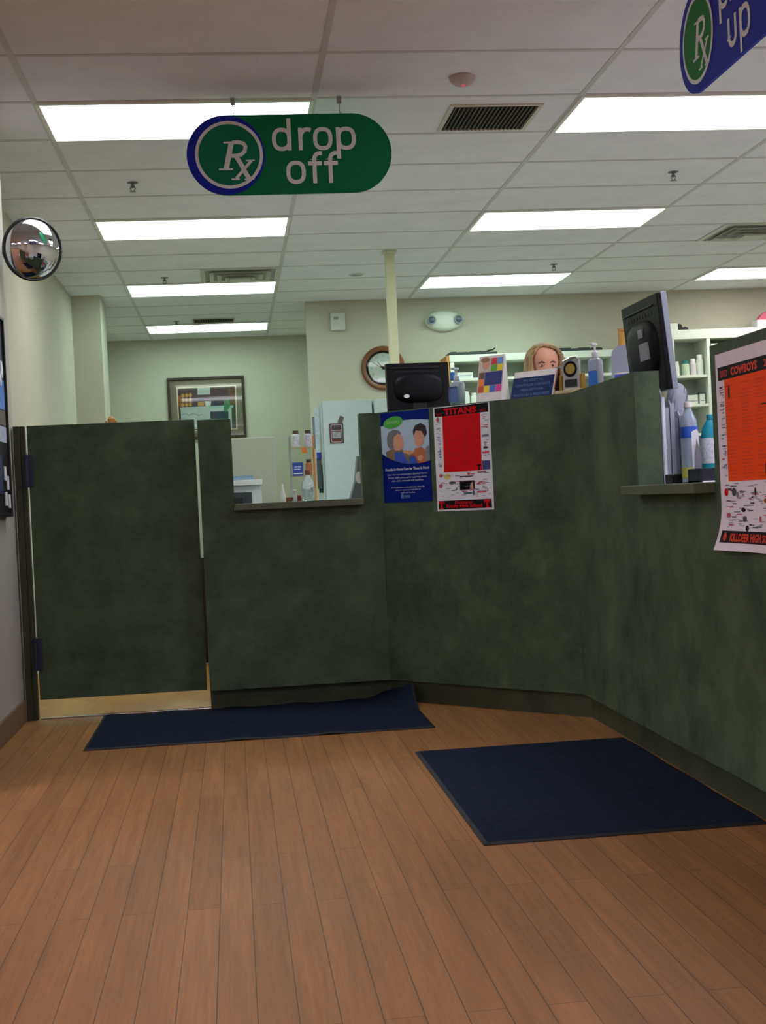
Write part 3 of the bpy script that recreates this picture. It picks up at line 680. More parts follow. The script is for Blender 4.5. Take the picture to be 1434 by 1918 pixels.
for (a, c_, r1, r3, m) in ((.045, .165, .014, .011, RED), (.105, .165, .016, .012, IDK), (.13, .158, .010, .008, IG), (.17, .115, .016, .006, INK), (.18, .09, .014, .008, IDK), (.06, .10, .016, .006, IR), (.26, .165, .005, .012, INK), (.33, .14, .014, .006, mat('ad_rust', (150, 70, 40), .7)), (.29, .09, .008, .008, IR), (.40, .30, .012, .006, INK), (.20, .064, .012, .008, INK)):
    b = MB(); b.ell(a, c_, r1, r3, .0022, m); op_part(b, 'advert', m)

# ================================================================== THINGS ON TOP OF THE ANGLED COUNTER
def bthing(name, label, cat, s, d, z=TOP, rz=0, group=None):
    o = bpt(s, d); return thing(name, label, cat, (o.x, o.y, z), RZB+rz, group)
# tent card of coloured squares
tc = bthing('display_card', 'white tent card printed with coloured squares on the counter top', 'sign', .555, .035)
A, H = .137, .205
body = MB(); body.prism([(0, 0), (0.065, 0), (.047, H), (.040, H)], lambda y, z: (0, y, z), lambda y, z: (A, y, z))
body.build('card_body', WHITE, tc)
def on_card(x, z, t=.0012):                    # point on the leaning front face
    y = .040*z/H; return Vector((x, y-t, z))
cols = {'red': (210, 40, 44), 'sky': (96, 160, 226), 'green': (90, 176, 50), 'yellow': (238, 220, 40), 'navy': (34, 44, 128), 'brown': (100, 74, 52), 'orange': (240, 136, 44), 'rust': (206, 76, 44), 'blue': (60, 110, 210), 'pink': (226, 50, 150)}
def card_rect(a, b, c_, d, col, nm, t=.0012):
    vs = [on_card(a, b, t), on_card(c_, b, t), on_card(c_, d, t), on_card(a, d, t)]
    MB().add(vs, [(0, 1, 2, 3)]).build(nm, mat('card_'+col, cols[col], .5) if isinstance(col, str) and col in cols else col, tc)
q = .0325; x0, z0 = .0035, .043
for (i, j, cl) in ((0, 0, 'rust'), (1, 0, 'yellow'), (2, 0, 'blue'), (3, 0, 'pink'), (0, 1, 'orange'), (0, 2, 'brown'), (2, 3, 'green'), (3, 3, 'yellow'), (2, 4, 'red'), (3, 4, 'sky')):
    card_rect(x0+q*i+.002, z0+(q*.93)*j+.001, x0+q*(i+1)-.001, z0+(q*.93)*(j+1)-.001, cl, 'colour_square')
card_rect(x0+q+.002, z0+q*.93+.001, x0+4*q-.001, z0+3*q*.93-.001, 'navy', 'text_panel')
card_rect(x0+.001, z0+3*q*.93+.001, x0+2*q-.001, z0+5*q*.93-.001, mat('card_photo_pale', (206, 200, 194), .6), 'face_photo')
def card_poly(pts, m, nm, t): MB().add([on_card(a, b, t) for a, b in pts], [list(range(len(pts)))]).build(nm, m, tc)
ell_ = lambda cx, cz, rx, rz: [(cx+rx*math.cos(2*PI*k/18), cz+rz*math.sin(2*PI*k/18)) for k in range(18)]
card_poly(ell_(.040, .170, .020, .027), FS, 'photo_face', .0018); card_poly(ell_(.036, .188, .024, .012), mat('photo_light_hair', (150, 116, 80), .6), 'photo_hair', .0022)
for r_ in range(4):
    zz_ = z0+q*.93+.012+r_*.013; vs = [on_card(.055, zz_, .002), on_card(.125, zz_, .002), on_card(.125, zz_+.003, .002), on_card(.055, zz_+.003, .002)]
    MB().add(vs, [(0, 1, 2, 3)]).build('text_line', IB, tc)
# blue notice block
nb = bthing('notice_sign', 'dark blue controlled substance notice block leaning on the counter top', 'sign', .735, .045)
W, H = .215, .093
b = MB(); b.prism([(0, 0), (.008, 0), (.050, .118), (.042, .118)], lambda y, z: (0, y, z), lambda y, z: (W, y, z)); b.build('white_block', WHITE, nb)
def on_n(x, z, t=.0012): return Vector((x, .042*z/.118-t, z))
MB().add([on_n(.0, .001), on_n(W, .001), on_n(W, H-.001), on_n(0, H-.001)], [(0, 1, 2, 3)]).build('blue_face', mat('notice_blue', (22, 40, 92), .6, spec=.2), nb)
b = MB(); b.text('WE VERIFY ALL', W/2, .074, .0140, 0, wide=.105); b.text('CONTROLLED SUBSTANCE', W/2, .053, .0140, 0, wide=.180); b.text('PRESCRIPTIONS', W/2, .032, .0140, 0, wide=.115); b.text('PHOTO ID IS REQUIRED', W/2, .010, .0155, 0, wide=.185)
b.apply(lambda p: on_n(p.x, p.z, .0018)); b.build('notice_lettering', mat('notice_grey_blue_ink', (92, 122, 166), .6), nb)
# bent chrome pen holder standing behind the notice
wr = bthing('pen_holder', 'bent chrome wire pen holder poking up behind the blue notice', 'pen holder', .905, .14)
MB().lathe([(.022, 0), (.022, .006), (.008, .010)], 20).build('base', DARK, wr); MB().tube([(0, 0, .008), (-.008, -.01, .06), (-.008, -.02, .100), (.002, -.022, .119), (.03, -.022, .123), (.06, -.022, .118), (.090, -.022, .104)], .003, 8).build('wire', CHROME, wr)
# award
aw = bthing('award_plaque', 'clear award with a gold and black medallion between gold posts', 'award', .972, .06)
MB().rbox(-.012, -.005, 0, .122, .06, .018, .003).build('base', mat('award_cream', (206, 196, 150), .4), aw)
MB().rbox(.012, .018, .018, .100, .034, .142, .008, seg=3).build('clear_block', mat('award_acrylic', (216, 222, 222), .15, trans=.35), aw)
for x_ in (.0, .105): MB().rbox(x_, .012, .018, x_+.012, .036, .082, .002).build('post', GOLD, aw)
MB().tube([(.010, .01, .118), (.03, .01, .140), (.06, .01, .150), (.088, .01, .152), (.102, .012, .140)], .0055, 8).build('silver_band', CHROME, aw)
d = MB(); d.ell(.058, .105, .034, .033, -.0145+.0, INK, n=32); d.ring(.058, .105, .0335, .036, -.0135, GREYP); d.ell(.058, .106, .024, .022, -.0135, mat('medal_olive_gold', (168, 152, 60), .5), n=28); d.build('medallion', INK, aw)
b = MB(); b.rect(.028, .030, .090, .062, -.0140); b.build('name_plate', mat('plate_dark', (44, 56, 50), .3), aw)
# sanitizer pump bottles
def pump_bottle(name, label, s, d, body_m, gel_m, fill, w=.066, dp=.045, h=.12, cap=WHITE, nozzle=True):
    t = bthing(name, label, 'bottle', s, d, group='hand sanitizer pump bottles')
    sh = MB(); pr = [(w*.46, 0), (w*.5, .004), (w*.5, h*.86), (w*.44, h*.95), (w*.24, h), (w*.20, h+.008)]; sh.lathe(pr, 28, sy=dp/w); sh.build('bottle_body', body_m, t, smooth=True)
    g_ = MB(); g_.lathe([(w*.40, .006), (w*.43, .010), (w*.43, h*fill)], 28, sy=dp/w); g_.build('gel', gel_m, t, smooth=True)
    MB().lathe([(.014, h+.004), (.014, h+.022), (.009, h+.028), (.0045, h+.030), (.0045, h+.052)], 18).build('pump_collar', cap, t, smooth=True)
    n = MB(); n.rbox(-.009, -.030, h+.052, .009, .010, h+.062, .003); n.build('pump_nozzle', cap, t)
    return t
lb = bthing; 
p1 = pump_bottle('sanitizer_bottle', 'clear pump bottle half full of bright blue gel near the counter corner', 1.145, .09, mat('frosted_plastic', (190, 202, 212), .3, trans=.15), PBLUE, .62, cap=mat('pump_white', (216, 220, 224), .4), h=.14)
# the front label windows are clear: blue gel shows in the lower half
MB().rbox(-.021, -.0245, .02, .021, -.0225, .085, .002).build('blue_front', PBLUE, p1); MB().rbox(-.021, -.0245, .086, .021, -.0225, .128, .002).build('pale_front', mat('pale_blue_label', (168, 190, 214), .4), p1)
p2 = pump_bottle('sanitizer_bottle', 'short clear pump bottle with a grey-blue label right of the black monitor', .40, .10, mat('frosted_clear', (172, 194, 200), .25, trans=.2), PGEL, .8, w=.078, dp=.05, h=.112, cap=mat('pump_clear', (190, 206, 214), .3))
MB().rbox(-.026, -.0275, .018, .026, -.0255, .088, .006).build('front_label', mat('label_slate_blue', (92, 120, 170), .5), p2); MB().rbox(-.030, -.012, .118, -.012, .006, .156, .004).build('blue_trigger', mat('trigger_blue', (70, 140, 220), .4), p2)
t = bthing('tissue_box', 'small white and blue box beside the bright blue pump bottle', 'box', 1.22, .16); MB().rbox(-.03, 0, 0, .045, .05, .075, .003).build('carton', WHITE, t); MB().rbox(-.028, -.0015, .045, .043, .0005, .068, .0005).build('blue_band', mat('band_blue', (70, 104, 214), .5), t)
# card terminal behind the corner
t = thing('receipt_printer', 'grey slope-topped receipt printer beside the tilted monitor', 'printer', (1.672, 5.60, TOP), math.radians(-18))
MB().prism([(-.04, 0), (.045, 0), (.045, .208), (-.012, .196), (-.034, .178), (-.04, .150)], lambda x, z: (x, -.05, z), lambda x, z: (x, .06, z)).build('housing', mat('printer_grey_blue', (142, 150, 162), .5), t)
MB().box(-.03, -.052, .03, .03, -.0502, .034).build('seam', DARK, t)

# ---- monitors
def monitor(loc, rz, w, h, tilt, label, neck, edge, base=.11):
    t = thing('computer_monitor', label, 'monitor', loc, rz, group='black computer monitors seen from behind')
    Rm = Matrix.Rotation(tilt, 4, 'X'); f = lambda p: Vector((0, 0, neck)) + (Rm @ p)
    MB().rbox(-w/2, -.003, 0, w/2, .022, h, .004).apply(f).build('back_shell', mat('monitor_black', (9, 11, 15), .5, spec=.2), t)
    MB().rbox(-w/2-.0015, .014, -.0015, w/2+.0015, .0360, h+.0015, .003).apply(f).build('bezel', edge, t)
    MB().box(-w/2+.014, .0362, .016, w/2-.014, .0372, h-.014).apply(f).build('screen', mat('screen_dark', (30, 36, 44), .15), t)
    b = MB(); b.lathe([(1, 0), (.97, .006), (.88, .014), (.70, .021), (.4, .026), (.01, .027)], 40).apply(lambda p: Vector((math.copysign(abs(p.x)**.7, p.x)*w*.40, -.003-p.z, h*.46+math.copysign(abs(p.y)**.7, p.y)*h*.32))); b.apply(f); b.build('rear_bulge', mat('monitor_black', (8, 10, 13)), t, smooth=True)
    b = MB()
    for i in range(9): b.box(-w*.36+w*.08*i, -.0042, h*.80, -w*.36+w*.08*i+.02, -.0028, h*.84)
    b.apply(f).build('vent_slots', mat('slot_black', (8, 9, 10), .6), t)
    MB().rbox(-w/2+.02, -.010, h*.885, w/2-.05, -.002, h*.90, .002).apply(f).build('ridge', DARK, t)
    MB().rbox(-.035, -.004, .02, .035, .016, neck+h*.22, .004).build('stand_neck', BLACKP, t)
    MB().lathe([(base, 0), (base+.002, .006), (base-.01, .014), (.04, .02)], 32, sy=.8).build('stand_base', BLACKP, t, smooth=True)
    return t, f
m1, f1_ = monitor((.943, 6.62, TOP), math.radians(4), .315, .235, math.radians(-4), 'black monitor standing behind the blue home care poster', .03, BLACKP)
b = MB(); b.lathe([(.010, 0), (.010, .003)], 20, sx=1.15, sy=.75).apply(lambda p: f1_(Vector((-.068+p.x*1.25, -.0255-p.z, .066+p.y*1.25)))); b.build('round_emblem', mat('emblem_silver', (225, 228, 230), .3, metal=.2), m1)
m2, f2_ = monitor((1.622, 5.06, .953), -PI/2, .450, .360, math.radians(5), 'large tilted black monitor with a pale edge above the pick up window', .352, mat('monitor_edge_silver', (138, 150, 162), .4), .072)
m2.children[0].name
for nm, a in (('white_label', (.030, .125, .130, .190)), ('small_sticker', (.035, .212, .085, .245))):
    b = MB(); b.box(a[0], -.0320, a[1], a[2], -.0240, a[3]); b.apply(f2_).build(nm, mat('label_grey', (150, 156, 166), .6, noise=.15, scale=90), m2)

# ================================================================== THROUGH THE PICK UP WINDOW
og = thing('file_organizer', 'grey upright file organizer with papers just inside the pick up window', 'file organizer', (1.597, 4.862, .9535))
MB().rbox(0, 0, 0, .106, .112, .035, .003).build('tray', BLACKP, og)
for i, (x_, h_) in enumerate(((0.0, .360), (.034, .315), (.068, .270), (.101, .20))):
    b = MB(); b.prism([(0, .0), (.108, 0), (.108, h_), (.02, h_), (0, h_*.93)], lambda y, z: (x_, y, z), lambda y, z: (x_+.0045, y, z)); b.build('divider', mat('organizer_grey', (160, 168, 180), .4), og)
for i, (x_, w_2, h_, m) in enumerate(((.006, .010, .325, 'p'), (.017, .014, .285, 'f'), (.040, .012, .30, 'f'), (.053, .013, .245, 'g'), (.074, .011, .225, 'p'), (.086, .013, .19, 'f'))):
    b = MB(); b.box(x_, .004, .035, x_+w_2, .105, h_); b.build('paper_stack', {'p': PAPER, 'f': mat('folder_grey', (160, 170, 182), .6), 'g': mat('folder_dark_grey', (130, 140, 154), .6)}[m], og)
hd = thing('lamp_hood', 'rounded pale grey plastic hood behind the water bottle', 'lamp', (1.755, 5.14, .953))
b = MB(); b.lathe([(.05, 0), (.05, .012), (.012, .02), (.012, .26)], 20); b.build('stem', GREYP, hd)
prof = [(.045, 0), (.046, .03), (.044, .07), (.036, .105), (.022, .125), (.004, .132)]
b = MB(); b.lathe(prof, 28, c=(0, 0, .265), sy=.8); b.build('hood', mat('hood_grey', (150, 156, 168), .5), hd, smooth=True)
b = MB()
for i in range(5): b.tube([(-.042+.014*i, -.036, .28), (-.030+.015*i, -.030, .34), (-.012+.012*i, -.022, .375)], .0016, 6)
b.build('hood_ribs', mat('rib_grey', (104, 112, 126), .5), hd)
wb = thing('water_bottle', 'clear water bottle with a blue label inside the pick up window', 'bottle', (1.684, 4.818, .9535))
prof = [(.026, 0), (.031, .004), (.032, .05), (.0295, .06), (.032, .07), (.0295, .09), (.032, .10), (.0315, .15), (.032, .205), (.029, .232), (.016, .262), (.0125, .272), (.0125, .282)]
MB().lathe([(r, z) for r, z in prof], 28).build('bottle_body', mat('water_clear', (190, 208, 222), .12, trans=.55), wb, smooth=True)
MB().lathe([(.0325, .166), (.0327, .168), (.0327, .206), (.0322, .208)], 28).build('label_band', mat('bottle_label_blue', (44, 92, 196), .4), wb, smooth=True); MB().lathe([(.0145, .280), (.0145, .298), (.012, .30)], 20).build('cap', WHITE, wb)
b = MB(); b.lathe([(.0322, .02), (.0324, .022), (.0324, .055), (.0322, .057)], 28); b.build('yellow_strip', mat('strip_yellow', (196, 196, 90), .5), wb)
wp = thing('paper_card', 'white folded card leaning in front of the water bottle', 'card', (1.652, 4.695, .9625), math.radians(-10))
b = MB(); b.prism([(0, 0), (.026, 0), (.026, .17), (.02, .185), (.0, .175)], lambda x, z: (x, .008+.03*z, z), lambda x, z: (x, .0105+.03*z, z)); b.build('card_sheet', PAPER, wp); b = MB(); b.prism([(.008, 0), (.03, 0), (.03, .09), (.016, .15), (.01, .10)], lambda x, z: (x, -.001+.03*z, z), lambda x, z: (x, .0015+.03*z, z)); b.build('card_flap', mat('flap_grey', (120, 126, 132), .6), wp)
tb = thing('mouthwash_bottle', 'teal bottle with a white label at the near edge of the pick up window', 'bottle', (1.742, 4.755, .9535))
MB().lathe([(.034, 0), (.036, .004), (.036, .165), (.030, .195), (.014, .224), (.010, .232)], 24, sy=.7).build('bottle_body', TEAL, tb, smooth=True)
MB().lathe([(.0365, .068), (.0367, .070), (.0367, .158), (.0365, .160)], 24, sy=.72).build('label_band', mat('label_white_teal', (196, 206, 212), .5, noise=.25, scale=120), tb, smooth=True); MB().lathe([(.012, .230), (.012, .244), (.010, .247)], 18).build('cap', TEAL, tb)
t = thing('desk_tray', 'low black tray under the water bottle in the pick up window', 'tray', (1.640, 4.60, .9535)); b = MB(); b.rbox(0, 0, 0, .075, .125, .008, .002); b.rbox(0, 0, 0, .006, .125, .05, .002); b.rbox(.069, 0, 0, .075, .125, .05, .002); b.rbox(.006, .0, 0, .069, .006, .05, .002); b.build('tray_body', mat('tray_navy_black', (26, 32, 44), .4), t)
MB().box(.008, -.012, .0005, .050, -.0005, .005).build('paper_slip', PAPER, t)

# ================================================================== THROUGH THE DROP OFF WINDOW
DZ = .93; LZ = .9557
def ledge_bottle(name, label, cat, x, y, z, parts, group=None):
    t = thing(name, label, cat, (x, y, z), group=group)
    for nm, prof, m in parts: MB().lathe(prof, 22).build(nm, m, t, smooth=True)
    return t
ledge_bottle('spray_bottle', 'small white nasal spray bottle standing on the drop off ledge', 'bottle', .238, 6.42, LZ, [('bottle_body', [(.013, 0), (.0135, .003), (.0135, .03), (.009, .045), (.007, .056)], WHITE), ('nozzle', [(.0075, .054), (.0075, .060), (.0045, .064), (.004, .086)], WHITE)])
ledge_bottle('small_pump_bottle', 'tiny clear pump bottle on the drop off ledge', 'bottle', .296, 6.44, LZ, [('bottle_body', [(.010, 0), (.011, .003), (.011, .025), (.006, .033)], mat('tiny_clear', (206, 216, 214), .2, trans=.4)), ('pump', [(.005, .033), (.005, .045), (.010, .047), (.010, .053), (.004, .055)], WHITE)])
t = thing('red_cap_jar', 'small dark red jar beside the clear bottle on the ledge', 'jar', (.316, 6.45, LZ)); MB().lathe([(.010, 0), (.011, .003), (.011, .02)], 18).build('jar_body', mat('jar_dark_red', (136, 56, 62), .4), t, smooth=True); MB().lathe([(.009, .02), (.009, .028)], 18).build('lid', mat('jar_lid', (150, 70, 70), .4), t)
t = thing('wooden_tray', 'little orange-brown dish on the drop off ledge', 'dish', (.264, 6.46, LZ)); MB().lathe([(.018, 0), (.024, .012), (.025, .02), (.022, .02)], 24, sy=.6).build('dish_body', mat('dish_brown', (150, 96, 56), .5), t, smooth=True)
ledge_bottle('wash_bottle', 'clear sloped plastic bottle with a brown cap on the drop off ledge', 'bottle', .362, 6.47, LZ, [('bottle_body', [(.030, 0), (.032, .004), (.032, .06), (.028, .085), (.014, .118), (.011, .124)], mat('wash_clear', (206, 220, 222), .08, trans=.75)), ('cap', [(.012, .122), (.013, .130), (.013, .146), (.009, .150)], mat('cap_brown', (128, 84, 66), .5))])
lp = thing('label_printer', 'dark slanted label printer with a white roll at the right of the window', 'printer', (.600, 6.62, DZ))
b = MB(); b.prism([(-.030, 0), (.10, 0), (.10, .20), (.022, .235), (.008, .12)], lambda x, z: (x, 0, z), lambda x, z: (x, .10, z)); b.build('housing', mat('label_printer_grey', (104, 116, 118), .5), lp)
b = MB(); b.lathe([(.006, -.012), (.030, -.012), (.030, 0), (.006, 0)], 26).apply(lambda p: Vector((.022+p.x*.55, -.0125+p.z, .128+p.y))); b.build('paper_roll', WHITE, lp)

# acrylic rack with bottles
rk = thing('display_rack', 'narrow clear rack of shelves on the desk behind the drop off window', 'rack', (.375, 8.50, DZ))
for (x_, y_) in ((.0, 0), (.150, 0), (0, .12), (.150, .12)): MB().rbox(x_-.004, y_-.004, 0, x_+.004, y_+.004, .44, .001).build('upright', OAK if x_ > .1 else GREYP, rk)
for z_ in (.012, .18, .36): MB().box(-.004, -.004, z_, .154, .124, z_+.008).build('shelf', mat('rack_acrylic_tan', (196, 190, 140), .2, trans=.3), rk)
def rack_bottle(x, z, label, m1_, m2_, h=.105, r=.026):
    t = thing('pill_bottle', label, 'bottle', (rk.location.x+x, rk.location.y+.05, DZ+z), group='bottles on the clear rack')
    MB().lathe([(r, 0), (r, h*.72), (r*.7, h*.80)], 20).build('bottle_body', m1_, t, smooth=True); MB().lathe([(r*.72, h*.78), (r*.72, h)], 20).build('cap', m2_, t)
rack_bottle(.040, .3682, 'white bottle with a dark cap, left on top of the clear rack', mat('bottle_white_mottled', (196, 202, 212), .4, noise=.3, scale=60), mat('cap_dark_brown', (74, 58, 50), .5))
rack_bottle(.118, .3682, 'white bottle with a dark cap, right on top of the clear rack beside the papers', mat('bottle_lilac_mottled', (190, 186, 202), .4, noise=.3, scale=60), mat('cap_plum', (70, 56, 66), .5))
rack_bottle(.115, .1882, 'amber bottle with a dark cap on the middle shelf of the clear rack', mat('bottle_amber', (176, 116, 76), .4), mat('cap_dark_brown', (74, 58, 50)), h=.10, r=.022)
t = thing('info_card', 'blue and white card clipped to the front of the clear rack', 'card', (.382, 8.48, DZ+.185)); MB().rbox(0, -.002, 0, .068, .0, .085, .0005).build('card_sheet', mat('card_royal_blue', (34, 64, 150), .5, noise=.15, scale=60), t); b = MB(); b.rect(.006, .012, .062, .018, .0028); b.rect(.008, .040, .05, .044, .0028); b.rect(.012, .055, .056, .059, .0028); b.build('card_print', PAPER, t)
t = thing('orange_tag', 'small orange tag hanging off the top shelf of the clear rack', 'tag', (.447, 8.488, DZ+.325)); MB().rbox(0, -.003, 0, .030, 0, .036, .001).build('tag_card', mat('tag_orange', (206, 116, 36), .5), t)

# grey cubicle screen and photocopier
t = thing('desk_screen', 'pale grey-green fabric screen standing behind the printer', 'screen', (-.14, 9.1, 0)); MB().rbox(0, 0, .05, .438, .05, 1.398, .005).build('panel', mat('screen_fabric', (166, 172, 158), .9, noise=.06, scale=200), t)
for x_ in (.05, .38): MB().rbox(x_-.02, -.1, 0, x_+.02, .15, .05, .004).build('foot', GREYP, t)
pr = thing('office_printer', 'light grey office printer with papers on top, seen through the drop off window', 'printer', (-.20, 7.45, DZ+.0005))
dk2 = thing('printer_stand', 'low grey cabinet under the office printer', 'cabinet', (-.135, 7.42, 0)); MB().rbox(0, 0, .04, .133, .48, .928, .004).build('cabinet_body', OFFW, dk2); MB().rbox(.006, -.015, .08, .127, -.0005, .90, .003).build('door', OFFW, dk2); MB().box(.02, .02, 0, .113, .46, .04).build('plinth', DARK, dk2)
MB().rbox(.07, 0, 0, .36, .42, .125, .008).build('housing', mat('printer_light_grey', (178, 188, 186), .45), pr); MB().rbox(.07, -.02, .125, .365, .42, .155, .004).build('lid', mat('printer_lid_grey', (200, 208, 204), .45), pr)
b = MB(); b.box(.08, -.008, .01, .305, -.0005, .088); b.build('paper_slot', mat('slot_dark', (42, 52, 54), .5), pr); MB().box(.09, -.012, .012, .255, -.0085, .058).build('slot_opening', mat('slot_black2', (16, 18, 22), .6), pr)
ds = thing('document_stack', 'stack of bluish papers lying on the office printer', 'papers', (-.12, 7.46, DZ+.1565))
for i in range(4): MB().box(.002*i, .003*i, .006*i, .245-.003*i, .30, .006*i+.0055).build('paper_ream', mat('paper_bluish_%d' % i, (150-8*i, 180-6*i, 196-4*i), .7, noise=.2, scale=120), ds)

# tall white cabinets with magnets
def tall_cabinet(x, w, label):
    t = thing('storage_cabinet', label, 'cabinet', (x, 10.0, 0), group='tall white cabinets behind the window')
    MB().rbox(0, 0, .05, w, .62, 1.692, .006).build('cabinet_body', mat('cabinet_white', (186, 206, 208), .4), t); MB().box(.02, .03, 0, w-.02, .59, .05).build('plinth', DARK, t)
    for z_ in (.1, .9): MB().rbox(-.015 if x < 1 else w+.0, .02, z_, 0 if x < 1 else w+.015, .60, z_+.76, .003).build('door', mat('cabinet_white', (192, 208, 204)), t)
    return t
fc = tall_cabinet(.692, .372, 'tall white cabinet with magnets and papers on its left side'); tall_cabinet(1.078, .372, 'second white cabinet to the right, partly behind the monitor')
t = thing('fridge_magnet', 'dark picture magnet with a pink border on the white cabinet', 'magnet', (.738, 9.9985, 1.372), math.radians(0)); b = MB(); b.rbox(0, -.004, 0, .104, 0, .150, .001); b.build('magnet_card', mat('magnet_dark', (58, 60, 66), .5), t); b = MB(); b.stroke([(.012, .018), (.012, .132), (.020, .140), (.084, .140), (.092, .132), (.092, .018), (.084, .010), (.020, .010)], .005, .005, closed=True); b.rect(.012, .095, .092, .100, .005); b.build('pink_border', mat('magnet_pink', (196, 160, 160), .5), t); b = MB(); b.rect(.02, .04, .084, .088, .0048); b.build('magnet_picture', mat('magnet_grey', (146, 152, 156), .6, noise=.3, scale=80), t); b = MB(); b.rect(.02, .016, .084, .034, .0048); b.build('magnet_caption', mat('magnet_maroon', (92, 52, 48), .6), t)
b = MB(); b.rbox(0, -.003, 0, .032, 0, .056, .001); b.apply(lambda p: Matrix.Rotation(math.radians(-24), 4, 'Y').inverted() @ p if False else Matrix.Rotation(math.radians(24), 4, 'Y') @ p)
o_ = b.build('fridge_magnet', mat('magnet_brownish', (92, 84, 82), .6, noise=.4, scale=120), loc=(.800, 9.9985, 1.527)); tag(o_, 'small tilted magnet above the dark picture magnet', 'magnet')
pk = thing('paper_pocket', 'bundle of papers hanging on the left side of the white cabinet', 'papers', (.600, 10.03, .98))
for i, (a, z0_, z1_, d_, m) in enumerate(((.045, .33, .66, .0, 'pocket_pale_blue'), (.030, .36, .60, .03, 'pocket_grey_blue'), (.050, .285, .335, .0, 'pocket_royal'), (.048, .06, .29, .01, 'pocket_dark'), (.036, .12, .26, .05, 'pocket_white'), (.058, .03, .24, .04, 'pocket_dark'))):
    cc = {'pocket_pale_blue': (176, 196, 206), 'pocket_grey_blue': (120, 144, 164), 'pocket_royal': (40, 56, 150), 'pocket_dark': (64, 78, 78), 'pocket_white': (210, 214, 210)}[m]
    MB().rbox(a-.012, d_, z0_, min(a+.022, .0765), d_+.02, z1_, .002).build('hanging_sheet', mat(m, cc, .6, noise=.15, scale=60), pk)

# low dark cabinet seen through the gate gap, and toy
t = thing('low_cabinet', 'low dark brown cabinet glimpsed through the gap beside the gate', 'cabinet', (-.86, 8.25, 0)); MB().rbox(0, 0, .03, .75, .4, .64, .004).build('cabinet_body', mat('cabinet_dark_brown', (56, 42, 34), .5), t); MB().rbox(.01, -.016, .06, .37, -.0005, .62, .003).build('door', mat('cabinet_dark_brown', (56, 42, 34)), t); MB().rbox(.38, -.016, .06, .74, -.0005, .62, .003).build('door', mat('cabinet_dark_brown', (56, 42, 34)), t); MB().box(.03, .03, 0, .72, .37, .03).build('plinth', mat('plinth_reddish', (96, 50, 32), .5), t)
ch = thing('wooden_coat_stand', 'knobbed top of a brown wooden stand peeking over the gate', 'coat stand', (-.683, 8.0, 0))
MB().lathe([(.02, 0), (.02, 1.44), (.014, 1.45), (.014, 1.465), (.020, 1.475), (.021, 1.488), (.012, 1.500), (.002, 1.503)], 18).build('post', OAK, ch, smooth=True)
MB().lathe([(.16, 0), (.16, .02), (.05, .035)], 28).build('base', OAK, ch, smooth=True)
MB().tube([(.015, 0, 1.46), (.032, -.01, 1.476)], .006, 8).build('peg', OAK, ch); MB().tube([(-.015, 0, 1.46), (-.032, -.01, 1.474)], .006, 8).build('peg', OAK, ch)

# ================================================================== BACK WALLS
pf = thing('framed_picture', 'dark framed picture with a taupe mat on the far left wall', 'picture', (-.635, 14.478, 1.668))
W, H = .815, .660; e = .028
fr = MB(); fr.rbox(0, -.03, 0, W, 0, e, .004); fr.rbox(0, -.03, H-e, W, 0, H, .004); fr.rbox(0, -.03, e, e, 0, H-e, .004); fr.rbox(W-e, -.03, e, W, 0, H-e, .004); fr.build('frame', DARKWOOD, pf)
MB().box(e, -.010, e, W-e, -.004, H-e).build('mat_board', TAUPE, pf)
F = bilin((95, 170), (1312, 122), (150, 1130), (1362, 1095), W, H)
def fq(pts, m, nm, t=.012): MB().poly([F(*a) for a in pts], t).build(nm, m, pf)
b = MB(); b.poly([F(245, 315), F(1190, 275), F(1215, 970), F(290, 1000)], .0115); b.build('cream_fillet', mat('fillet_cream', (226, 222, 186), .6), pf)
fq([(268, 328), (1172, 290), (1196, 955), (305, 985)], mat('photo_dark_maroon', (74, 50, 58), .6, noise=.35, scale=18), 'photo_print')
b = MB()
for i in range(3):
    for j in range(3): b.ell(*F(350+60*i, 440+72*j-4*i), .018, .022, .0126, mat('photo_gold', (196, 150, 70), .6), n=16)
b.poly([F(275, 440), F(320, 440), F(320, 610), F(280, 610)], .0124, mat('photo_rust', (170, 84, 40), .6)); b.poly([F(580, 320), F(780, 312), F(780, 420), F(580, 425)], .0124, mat('photo_pale', (190, 204, 200), .6))
b.poly([F(310, 620), F(1150, 590), F(1150, 625), F(310, 655)], .0126, mat('photo_mint_shelf', (176, 200, 192), .6)); b.poly([F(320, 655), F(1120, 625), F(1130, 960), F(330, 960)], .0124, mat('photo_pale', (190, 204, 200)))
b.poly([F(785, 690), F(1070, 680), F(1075, 800), F(790, 800)], .0128, mat('photo_navy', (46, 56, 78), .6)); b.poly([F(1000, 520), F(1070, 480), F(1110, 590), F(1040, 700), F(1000, 690)], .0128, mat('photo_leaf', (70, 140, 96), .6)); b.poly([F(1060, 330), F(1160, 320), F(1180, 580), F(1100, 590)], .0122, mat('photo_brown', (112, 76, 44), .6))
b.poly([F(590, 540), F(690, 535), F(690, 600), F(590, 605)], .0124, mat('photo_gold', (196, 150, 70))); b.poly([F(700, 530), F(800, 525), F(790, 600), F(710, 605)], .0124, mat('photo_white', (214, 220, 214), .6)); b.poly([F(810, 535), F(950, 525), F(960, 590), F(810, 600)], .0124, mat('photo_navy', (46, 56, 78)))
b.stroke([F(340, 740), F(400, 715), F(450, 745), F(520, 715), F(600, 750), F(660, 735)], .004, .013, IDK)
b.build('photo_details', TAUPE, pf)
MB().box(e, -.018, e, W-e, -.016, H-e).build('glazing', mat('picture_glass', (255, 255, 255), .03, trans=1, ior=1.35), pf)

